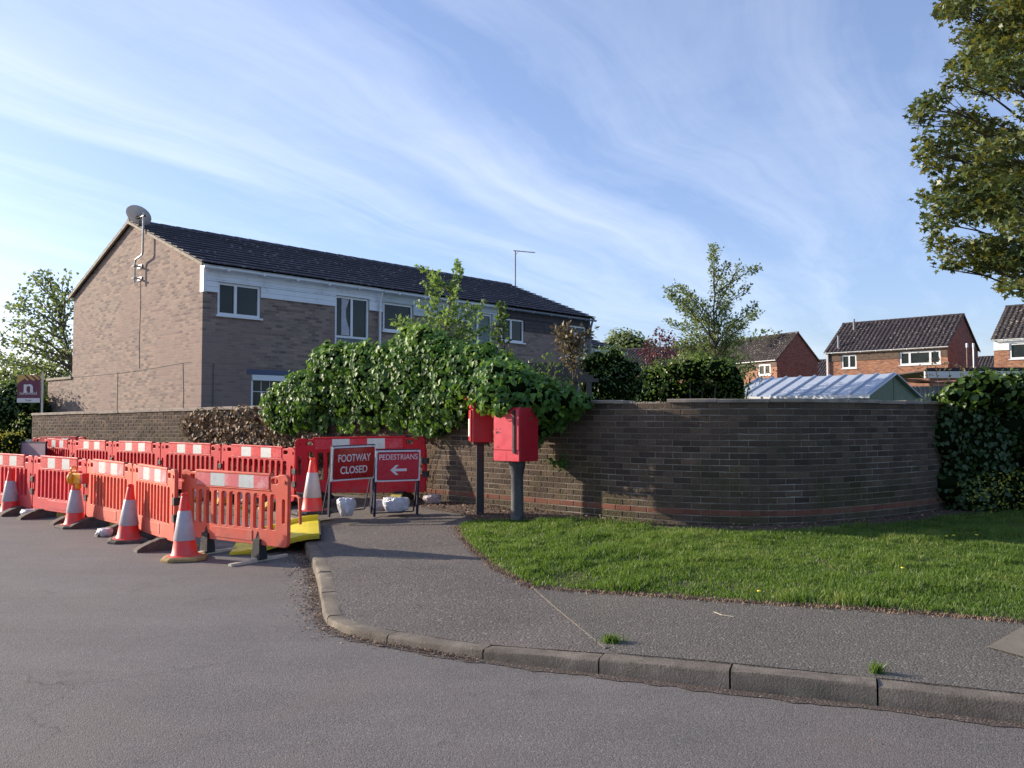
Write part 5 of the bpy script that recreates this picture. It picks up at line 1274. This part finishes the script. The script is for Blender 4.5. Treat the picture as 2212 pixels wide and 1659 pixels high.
bush('ivy_crest', 'bright green leafy crest on top of the dark hedge', 'ivy', tb2, 120, .085, L_bright, T_ivy, up=-.6, base=(7.0, 11.9, 1.7), stems=False)
yb = [(tuple(aty(u, v, 11.0)), (.28, .22, .2), .5) for u, v in ((2120, 1060), (2160, 1050), (2190, 1070), (2140, 1080), (2210, 1045))]
bush('low_shrub', 'low yellowish shrub at the foot of the dark hedge', 'shrub', yb, 90, .045, L_yellow, up=.4, base=(6.9, 11.0, .28), core=0, stems=False)

# ---------------- shrubs and trees behind the wall ----------------
def blobs_px(pts, Y, tn=.45, dy=.0):
    out = []
    for p in pts:
        u, v, r = p[:3]; yy = Y+ri.uniform(-dy, dy); q = aty(u, v, yy); out.append(((q.x, q.y, q.z), (r, r, r*.9), tn+ri.uniform(-.1, .1)+(p[3] if len(p) > 3 else 0)))
    return out
bush('round_bush', 'rounded dark green bush beside the pergola', 'bush', blobs_px([(1290, 780, .32, .2), (1325, 778, .34, .15), (1300, 810, .42), (1345, 805, .40), (1280, 830, .4), (1320, 840, .45), (1360, 835, .4), (1365, 800, .28), (1345, 865, .4), (1295, 865, .4), (1268, 790, .25, .1)], 15, .45, .3), 170, .052, L_hedge, up=.2, core=.6)
bush('garden_hedge', 'broad green hedge behind the gap in the wall coping', 'hedge', blobs_px([(1400, 815, .3), (1430, 808, .34, .1), (1460, 805, .34, .1), (1490, 800, .38, .25), (1520, 798, .38, .25), (1550, 802, .36, .1), (1575, 812, .36), (1585, 830, .32), (1410, 845, .42), (1450, 845, .45), (1500, 845, .5), (1550, 850, .5), (1585, 855, .36), (1390, 860, .35)], 16, .36, .35), 170, .055, L_bright, up=.3, core=.6)
bush('hedge_crest', 'leafy top of the broad green hedge, coloured bright as if sunlit', 'plant', blobs_px([(1440, 792, .16), (1465, 786, .17), (1490, 780, .2), (1515, 778, .2), (1540, 782, .18), (1565, 788, .16), (1425, 800, .14), (1590, 800, .14), (1400, 802, .12), (1330, 762, .15), (1300, 765, .15)], 15.9, .85, .2), 150, .06, L_bright, up=.4, core=0, base=(3.9, 15.9, 2.2), stems=False)  # extra leaves tinted brighter to paint sun on the hedge top
bush('purple_acer', 'purple leaved acer behind the round bush', 'tree', blobs_px([(1415, 735, .22), (1425, 718, .14), (1445, 730, .18), (1460, 760, .42), (1430, 775, .38), (1410, 790, .3), (1480, 780, .36), (1400, 745, .12), (1505, 770, .3), (1395, 765, .22)], 21, .5, .3), 170, .075, L_purple, up=.2, core=0)
tp_ = [(1541, 531), (1560, 600), (1573, 568), (1600, 572), (1642, 578), (1618, 616), (1632, 655), (1643, 673), (1610, 700), (1437, 622), (1452, 612), (1470, 620), (1446, 640), (1468, 655), (1438, 692), (1475, 700), (1490, 640), (1580, 640), (1500, 690), (1590, 690), (1605, 735), (1480, 735), (1520, 650), (1560, 660), (1455, 745), (1500, 760), (1600, 770), (1540, 720), (1625, 790), (1570, 740), (1520, 780), (1585, 800)]
shoot_tree('hornbeam', 'tall sparse young tree with long leafy limbs rising above the garden hedge', 'tree', aty(1545, 880, 18), [aty(u, v, 18+ri.uniform(-.9, .9)) for u, v in tp_], L_pale, .065, dens=150, width=.15, trunk_r=.03, forks=.30, top=aty(1541, 531, 18), sagk=.06)
bush('birch_scrub', 'pale leafy lower growth round the foot of the sparse young tree', 'bush', blobs_px([(1500, 770, .4), (1545, 750, .4), (1580, 770, .4), (1520, 730, .3), (1600, 790, .38), (1560, 720, .28), (1540, 790, .45), (1620, 815, .3), (1490, 745, .22), (1530, 700, .2), (1570, 700, .2)], 18.4, .45, .4), 100, .07, L_pale, up=.3, core=0)
yt = [(905, 577), (918, 575), (930, 590), (912, 610), (988, 566), (995, 590), (985, 620), (862, 682), (880, 690), (850, 690), (900, 650), (930, 640), (1048, 652), (1040, 675), (1025, 665), (1060, 700), (960, 660), (985, 660), (900, 700), (870, 720), (940, 690), (1010, 700), (850, 735), (1030, 720), (965, 700), (920, 720), (990, 725), (885, 745)]
shoot_tree('young_maple', 'young green maple with two upright shoots growing behind the ivy mound', 'tree', aty(945, 820, 15), [aty(u, v, 15+ri.uniform(-.5, .5)) for u, v in yt], L_young, .07, T_maple, dens=75, width=.12, trunk_r=.018, forks=.3, top=aty(988, 566, 15))
shoot_tree('climbing_shoot', 'thin leafy shoot standing up from the ivy in front of the brown cladding', 'shrub', aty(1095, 790, 13.2), [aty(u, v, 13.2) for u, v in ((1078, 648), (1070, 690), (1085, 700), (1065, 745), (1095, 740), (1050, 750), (1085, 655), (1060, 720))], L_hedge, .07, T_ivy, dens=60, width=.09, trunk_r=.012, top=aty(1079, 648, 13.2))
shoot_tree('bronze_shrub', 'bronze leaved shrub rising through the pergola', 'shrub', aty(1240, 860, 13.4), [aty(u, v, 13.4+ri.uniform(-.2, .2)) for u, v in ((1205, 705), (1225, 700), (1240, 715), (1260, 712), (1222, 725), (1245, 735), (1215, 745), (1240, 765), (1255, 745), (1285, 715), (1228, 770), (1203, 720), (1250, 780))], L_bronze, .085, dens=75, width=.12, trunk_r=.009, top=aty(1228, 702, 13.4))
bush('pergola_shrub', 'pale leafy shrub between the ivy mound and the pergola', 'shrub', blobs_px([(1165, 800, .16, .2), (1185, 780, .14, .3), (1200, 795, .14), (1175, 825, .2), (1150, 790, .12), (1215, 830, .16), (1190, 845, .2)], 13.2, .4, .15), 130, .06, L_bright, up=.3, core=0)
bush('far_tree', 'rounded pale tree far behind the low brown roof', 'tree', blobs_px([(1345, 745, 2.6), (1365, 750, 2.4), (1330, 758, 2.2), (1385, 760, 2.0), (1400, 765, 2), (1350, 765, 3)], 110, .6, 2), 6, .5, L_pale, up=.1, base=(14.5, 110, 0), core=.7)
bush('roof_moss', 'straggly green growth along the ridge of the far brick house', 'plant', blobs_px([(1622, 727, .5), (1640, 724, .6), (1660, 723, .6), (1680, 725, .4), (1605, 735, .4)], 68, .4, .2), 14, .22, L_hedge, base=(20.5, 68, 7.9), stems=False, core=0)
wb = [(tuple(aty(u, v, 31)), (r, r, r), .6) for u, v, r in ((2000, 800, .3), (2020, 790, .35), (2050, 800, .4), (2075, 805, .35), (2095, 812, .35))]
bush('straggly_shrub', 'straggly shrub in front of the white garage fascia', 'shrub', wb, 14, .13, L_bronze, core=0, base=(16.5, 31, .2))
wb = [(tuple(aty(u, v, 24)), (r, r, r), .6) for u, v, r in ((1630, 828, .28), (1650, 822, .3), (1670, 812, .22), (1612, 838, .3))]
bush('budding_shrub', 'pale budding shrub between the hedge and the metal roofed shed', 'shrub', wb, 40, .07, L_bronze, core=0, base=(7.3, 24, .2))

# left: tree, hedges, yellow bush
lt = [(12, 662), (35, 640), (62, 600), (68, 590), (92, 585), (100, 592), (56, 622), (80, 640), (110, 612), (135, 600), (152, 590), (158, 620), (140, 640), (20, 700), (5, 690), (8, 740), (30, 735), (50, 690), (120, 660), (155, 660), (90, 690), (60, 720), (15, 775), (45, 770), (80, 750), (110, 710), (140, 700), (25, 805), (65, 800), (100, 780), (130, 760), (0, 820), (40, 835), (90, 820), (120, 820), (-30, 720), (-50, 770), (-20, 800), (150, 740)]
shoot_tree('spring_tree', 'sparse spring tree with thin pale leaves against the sky behind the end terrace house', 'tree', aty(185, 900, 34), [aty(u, v, 34+ri.uniform(-1.8, 1.8)) for u, v in lt], L_pale, .12, T_ivy, dens=26, width=.45, trunk_r=.10, forks=.20, top=aty(110, 612, 34), sagk=.03)
bush('dark_hedge', 'dark green bushes below the estate agent board', 'bush', blobs_px([(10, 870, .9), (45, 860, .8), (70, 880, .7), (20, 900, 1.0), (55, 915, .9), (0, 935, .9), (40, 945, .8), (-30, 880, 1), (-40, 930, 1), (85, 905, .6), (95, 930, .4)], 27, .35, .8), 60, .12, L_hedge, base=(-16, 27, 0), core=.66)
bush('distant_hedge', 'paler trees beyond the dark bushes at the left edge', 'tree', blobs_px([(10, 820, 1.5), (50, 825, 1.4), (90, 830, 1.3), (-30, 815, 1.8), (130, 835, 1.3), (30, 845, 1.5)], 46, .45, 1.2), 22, .22, L_pale, base=(-27, 46, 0), core=.35)
bush('grey_leaved_bush', 'greyish green bush against the end of the long wall', 'bush', blobs_px([(62, 912, .35), (50, 930, .4), (68, 935, .3)], 23.9, .6, .2), 60, .08, L_pale, base=(-13.9, 23.9, 0))
bush('yellow_bush', 'yellow flowering bush at the left edge', 'bush', blobs_px([(10, 960, .38), (30, 958, .34), (-10, 965, .4), (20, 978, .4), (45, 975, .3), (5, 985, .4), (50, 965, .22)], 20.3, .6, .3), 85, .07, L_yellow, base=(-12.0, 20.3, 0))
bush('laurel_bush', 'dark low bush between the yellow bush and the mauve board', 'bush', blobs_px([(62, 978, .3), (48, 985, .3), (75, 985, .25), (30, 992, .3)], 20.9, .25, .2), 80, .08, L_hedge, base=(-11.9, 20.9, 0))
for k, (x, y, r) in enumerate(((-40, 60, 5), (-34, 66, 4.5), (-29, 58, 3))):
    bush('far_tree', ['leftmost tree of the far group beyond the end house', 'middle tree of the far group beyond the end house', 'right tree of the far group beyond the end house'][k], 'tree', [((x+ri.uniform(-r, r)*.6, y+ri.uniform(-r, r)*.6, 2.2+ri.uniform(-1, 1)), (r*.5, r*.5, r*.42), .45) for _ in range(8)], 5, .4, L_pale, base=(x, y, 0), group='trees far beyond the end house')

# big maple overhanging on the right
mt = [(2022, 22), (2011, 25), (2045, 20), (2030, 137), (2040, 148), (2026, 183), (1951, 237), (1955, 262), (1975, 225), (1970, 329), (1982, 366), (2001, 400), (1980, 429), (1990, 487), (1994, 525), (2013, 577), (2060, 575), (2095, 585), (2117, 579), (2134, 620), (2165, 628), (2200, 645)]
tp2 = MB()
base = Vector((9.6, 13.2, .25)); mtree = thing('maple_tree', base, 'big maple with olive and bronze leaves hanging into the picture on the right', 'tree')
tk = [Vector((0, 0, 0)), Vector((-.03, 0, 1.2)), Vector((.02, .03, 2.6)), Vector((-.08, 0, 4.2)), Vector((-.1, 0, 6.5)), Vector((0, 0, 9.0)), Vector((.1, 0, 11))]
tp2.tube(tk, [.26, .21, .19, .17, .13, .08, .03], 12); tp2.build('trunk', M_bark, mtree, smooth=True)
cl_ = []
for u, v in mt: cl_.append((aty(u+38, v-6, 12+ri.uniform(-.8, .8)), ri.uniform(.16, .24)))
tries = 0
ox = [25, 60, 137, 183, 205, 237, 290, 329, 366, 400, 429, 487, 525, 577, 600, 645]; oy = [2011, 2062, 2032, 2028, 2000, 1953, 1992, 1970, 1985, 2003, 1983, 1990, 1996, 2016, 2125, 2190]
while len(cl_) < 255 and tries < 9000:
    tries += 1; v = ri.uniform(-330, 600); u = ri.uniform(1960, 2560)
    e = np.interp(v, ox, oy) if v > 25 else 2005-v*.0+abs(v)*.12
    if u < e+46: continue
    if v > 545 and u < 2120+(v-545)*1.6: continue
    y = 12.6+ri.uniform(-2.6, 2.4) if u > 2120 else 12.2+ri.uniform(-1.0, 1.0)
    q = aty(u, v, y)
    if any((q-c[0]).length < .27 for c in cl_): continue
    cl_.append((q, ri.uniform(.24, .38)))
for _ in range(60):
    a = ri.uniform(-1.4, .9); rr2 = ri.uniform(1.5, 4.0); q = base+Vector((rr2*math.cos(a), rr2*math.sin(a)*.9, ri.uniform(4.5, 9.5))); cl_.append((q, ri.uniform(.4, .55)))
Ps, Us, Ns, Ts = [], [], [], []; br = MB()
for q, r in cl_:
    n = int(250*(r/.3)**2); d = rng.normal(size=(n, 3)); d = norm(d)*rng.uniform(.35, 1.05, (n, 1))*np.array([r*1.25, r*1.1, r*.62])
    Ps.append(d+np.array(q)); N1 = rng.normal(size=(n, 3))*.55+[0, -.15, .75]; Ns.append(N1)
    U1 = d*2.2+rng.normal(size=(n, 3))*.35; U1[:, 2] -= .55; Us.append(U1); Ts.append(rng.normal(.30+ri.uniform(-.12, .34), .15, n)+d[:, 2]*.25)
    z = min(max(q.z-base.z-.9-ri.random(), 1.9), 9.5); st = Vector((0, 0, z)); en = q-base; mid = st.lerp(en, .5)+Vector((0, 0, .35)); L = (en-st).length
    br.tube([st, mid+Vector((ri.uniform(-.15, .15), ri.uniform(-.15, .15), 0)), st.lerp(en, .8)+Vector((0, 0, .2)), en], [.035, .022, .012, .004], 5)
    for _ in range(3): br.tube([st.lerp(en, .8)+Vector((0, 0, .2)), en+Vector((ri.uniform(-r, r), ri.uniform(-r, r), ri.uniform(-r, r)*.5))], [.008, .003], 4)
br.build('branches', M_bark, mtree)
P = np.concatenate(Ps)-np.array(base); leaf_mesh('crown', P, np.concatenate(Ns), np.concatenate(Us), rng.uniform(.055, .105, len(P)), T_maple, np.concatenate(Ts), L_maple, mtree); print('maple', len(P))

# ---------------- grass, weeds, litter ----------------
def vnoise(x, y, s, seed=0):
    r_ = np.random.default_rng(seed); g = r_.random((64, 64)); xi = x*s; yi = y*s; x0 = np.floor(xi).astype(int); y0 = np.floor(yi).astype(int); fx = xi-x0; fy = yi-y0; fx = fx*fx*(3-2*fx); fy = fy*fy*(3-2*fy)
    G = lambda i, j: g[i % 64, j % 64]
    return (G(x0, y0)*(1-fx)+G(x0+1, y0)*fx)*(1-fy)+(G(x0, y0+1)*(1-fx)+G(x0+1, y0+1)*fx)*fy
def blades(name, X, Y, h0, h1, m, dz=.01, wid=.006, lean=.5, tn=(.5, .22), parent=None):
    n = len(X); Z = hz(X, Y)+dz; hgt = rng.uniform(h0, h1, n); a = rng.uniform(0, 2*math.pi, n); la = rng.uniform(0, 2*math.pi, n); ln = rng.uniform(.05, lean, n)*hgt
    wx, wy = np.cos(a)*wid, np.sin(a)*wid; dx, dy = np.cos(la)*ln, np.sin(la)*ln
    V = np.stack([np.stack([X-wx, Y-wy, Z], 1), np.stack([X+wx, Y+wy, Z], 1), np.stack([X+dx*.45+wx*.7, Y+dy*.45+wy*.7, Z+hgt*.62], 1), np.stack([X+dx*.45-wx*.7, Y+dy*.45-wy*.7, Z+hgt*.62], 1), np.stack([X+dx, Y+dy, Z+hgt], 1)], 1).reshape(-1, 3)
    me = bpy.data.meshes.new(name); me.vertices.add(len(V)); me.vertices.foreach_set('co', V.ravel())
    li = (np.arange(n)[:, None]*5+np.array([0, 1, 2, 3, 3, 2, 4])[None]).ravel(); me.loops.add(len(li)); me.loops.foreach_set('vertex_index', li)
    me.polygons.add(2*n); me.polygons.foreach_set('loop_start', (np.arange(n)[:, None]*7+np.array([0, 4])[None]).ravel()); me.polygons.foreach_set('loop_total', np.tile([4, 3], n))
    tt_ = rng.normal(tn[0], tn[1], n)+(vnoise(X, Y, 1.7, 12)-.5)*.35+(vnoise(X, Y, 7.0, 13)-.5)*.40; at = me.attributes.new('tint', 'FLOAT', 'POINT'); at.data.foreach_set('value', np.repeat(np.clip(tt_, 0, 1), 5)); me.update(calc_edges=True)
    return obj(name, me, parent, m)
X = rng.uniform(-.8, 9.2, 560000); Y = rng.uniform(5.2, 11.4, 560000)
k = inpoly(X, Y, [tuple(p) for p in lp]); X, Y = X[k], Y[k]
edge, _ = nearest(np.array(lf), arclen(np.array(lf)), X, Y)
dens = .10+.9*vnoise(X, Y, 3.1, 1)*.7+.75*vnoise(X, Y, 9, 2); dens *= np.clip(edge/.14+.12, 0, 1)
dw, _ = nearest(WL, WA, X, Y); dens *= np.clip((dw-.3)/.35, .05, 1)
k = rng.random(len(X)) < dens*.82; X, Y = X[k], Y[k]
tall = vnoise(X, Y, 2.0, 5)*.6+vnoise(X, Y, 6.0, 6)*.4
cs_ = []
hg = .018+.042*np.clip((tall-.3)*2, 0, 1)
og = []
for lo, hi in ((0, .03), (.03, .045), (.045, .08)):
    kk = (hg >= lo) & (hg < hi)
    cs_.append((X[kk], Y[kk], max(lo, .018), hi+.008))
first = None
for i, (x, y, a, c) in enumerate(cs_):
    o = blades('grass', x, y, a, c, L_grass, .008, .0042, .9, (.50+.04*i, .20)); og.append(o)
# one object for all grass
bm = bmesh.new()
for o in og: bm.from_mesh(o.data)
me = bpy.data.meshes.new('grass'); bm.to_mesh(me); bm.free(); me.materials.append(L_grass)
for o in og: bpy.data.objects.remove(o)
tag(obj('grass', me), kind='stuff'); print('grass', len(X))
# tufts along the wall foot
def tuft(x, y, n, r, h, label, name='weed', m=L_bright):
    t = thing(name, (x, y, H(x, y) if y > 5.6 or x < 0 else H(x, y)), label, 'weed')
    o = blades('blades', x+rng.normal(0, r, n), y+rng.normal(0, r*.6, n), h*.5, h, m, .002, .0035, .9, (.6, .2)); o.data.transform(Matrix.Translation(-Vector(t.location))); o.parent = t; return t
tw = atz(1322, 1388, .11); tuft(tw.x, tw.y, 130, .035, .07, 'small grass tuft at the head of the kerb joint near the path edging')
tw = atz(1893, 1455, .118); tuft(tw.x, tw.y, 70, .022, .085, 'tiny weed sprouting from the kerb joint furthest right')
tw = atz(548, 1102, .1); tuft(-4.35, 13.68, 90, .05, .09, 'weed at the kerb behind the nearest barrier')
# dandelions
for k, (u, v) in enumerate(((2045, 1180), (2060, 1178), (2110, 1176), (1640, 1278), (1950, 1238))):
    q = atz(u, v, .24); z = H(q.x, q.y); b = MB(); b.tube([(0, 0, 0), (0, 0, .05)], .0025, 5); b.lathe([(.003, .05), (.016, .054), (.014, .060), (.003, .062)], 10, mi=1)
    o = b.build('dandelion', [L_grass, M_yellow]); o.location = (q.x, q.y, z+.01)
    tag(o, ['left dandelion of the pair on the lawn', 'right dandelion of the pair on the lawn', 'lone dandelion right of the pair on the lawn', 'dandelion near the front edge of the lawn', 'dandelion in the middle of the lawn'][k], 'flower', 'yellow dandelions in the grass')
# leaf litter on the bare bed and in the gutter
def litter(name, X, Y, s0, s1, m, zf=hz, tn=(.5, .25)):
    n = len(X); P = np.stack([X, Y, zf(X, Y)+rng.uniform(.008, .022, n)], 1)
    o = leaf_mesh(name, P, rng.normal(size=(n, 3))*.45+[0, 0, 1], rng.normal(size=(n, 3)), rng.uniform(s0, s1, n), T_oval, rng.normal(tn[0], tn[1], n), m); tag(o, kind='stuff'); return o
X = rng.uniform(-2.6, 6.4, 26000); Y = rng.uniform(9.6, 13.8, 26000); k = inpoly(X, Y, soil_poly); dw, _ = nearest(WL, WA, X, Y); k &= rng.random(len(X)) < np.where(X < 1.9, np.clip(1.15-dw*.8, .15, 1), np.clip(1.2-dw*3, 0, .5))
litter('leaf_litter', X[k], Y[k], .018, .05, L_litter)
# gutter litter beside the kerb corner
a = rng.uniform(arc_of(KL, KA, -2.5, 10.2), arc_of(KL, KA, -.2, 5.65), 1800); base_ = np.array([at_arc(KL, KA, s) for s in a]); tg = np.array([at_arc(KL, KA, s+.02)-at_arc(KL, KA, s-.02) for s in a]); tg = norm(tg)
off = np.abs(rng.normal(0, .10, len(a)))*np.where(base_[:, 1] > 6.3, 1.2, .45)+.008
Q = base_-np.stack([-tg[:, 1], tg[:, 0]], 1)*off[:, None]
litter('gutter_litter', Q[:, 0], Q[:, 1], .008, .030, L_litter, lambda x, y: np.full(np.shape(x), -.004))
# dry edge of the lawn
Lf = np.array(lf); A2 = arclen(Lf); a = rng.uniform(0, A2[-1], 5200); q = np.array([at_arc(Lf, A2, s) for s in a])+rng.normal(0, .035, (len(a), 2))
o = blades('dry_grass', q[:, 0], q[:, 1], .008, .03, L_litter, .002, .0035, 1.6, (.75, .15)); tag(o, kind='stuff')
# twigs and grit on the road and paths
n = 420; X = rng.uniform(-6, 6, n); Y = rng.uniform(3.2, 13, n); k = nearest(KL, KA, X, Y)[0] > .2
X, Y = X[k], Y[k]; inside = inpoly(X, Y, pave_poly)
litter('grit', X, Y, .006, .016, L_litter, lambda x, y: np.where(inside, hz(x, y), 0)-.006, (.6, .3))
for i, (u0, v0, u1, v1, z) in enumerate(((1542, 1318, 1585, 1328, .17),)):
    p0, p1 = atz(u0, v0, z), atz(u1, v1, z); b = MB(); p0.z = H(p0.x, p0.y)+.009; p1.z = H(p1.x, p1.y)+.009; m_ = (p0+p1)/2+Vector((-.02, -.025, 0))
    b.tube([Vector((0, 0, 0)), m_-p0, p1-p0], .0025, 5); o = b.build('twig', M_tbar); o.location = p0; tag(o, 'thin pale twig lying on the right hand path', 'twig')
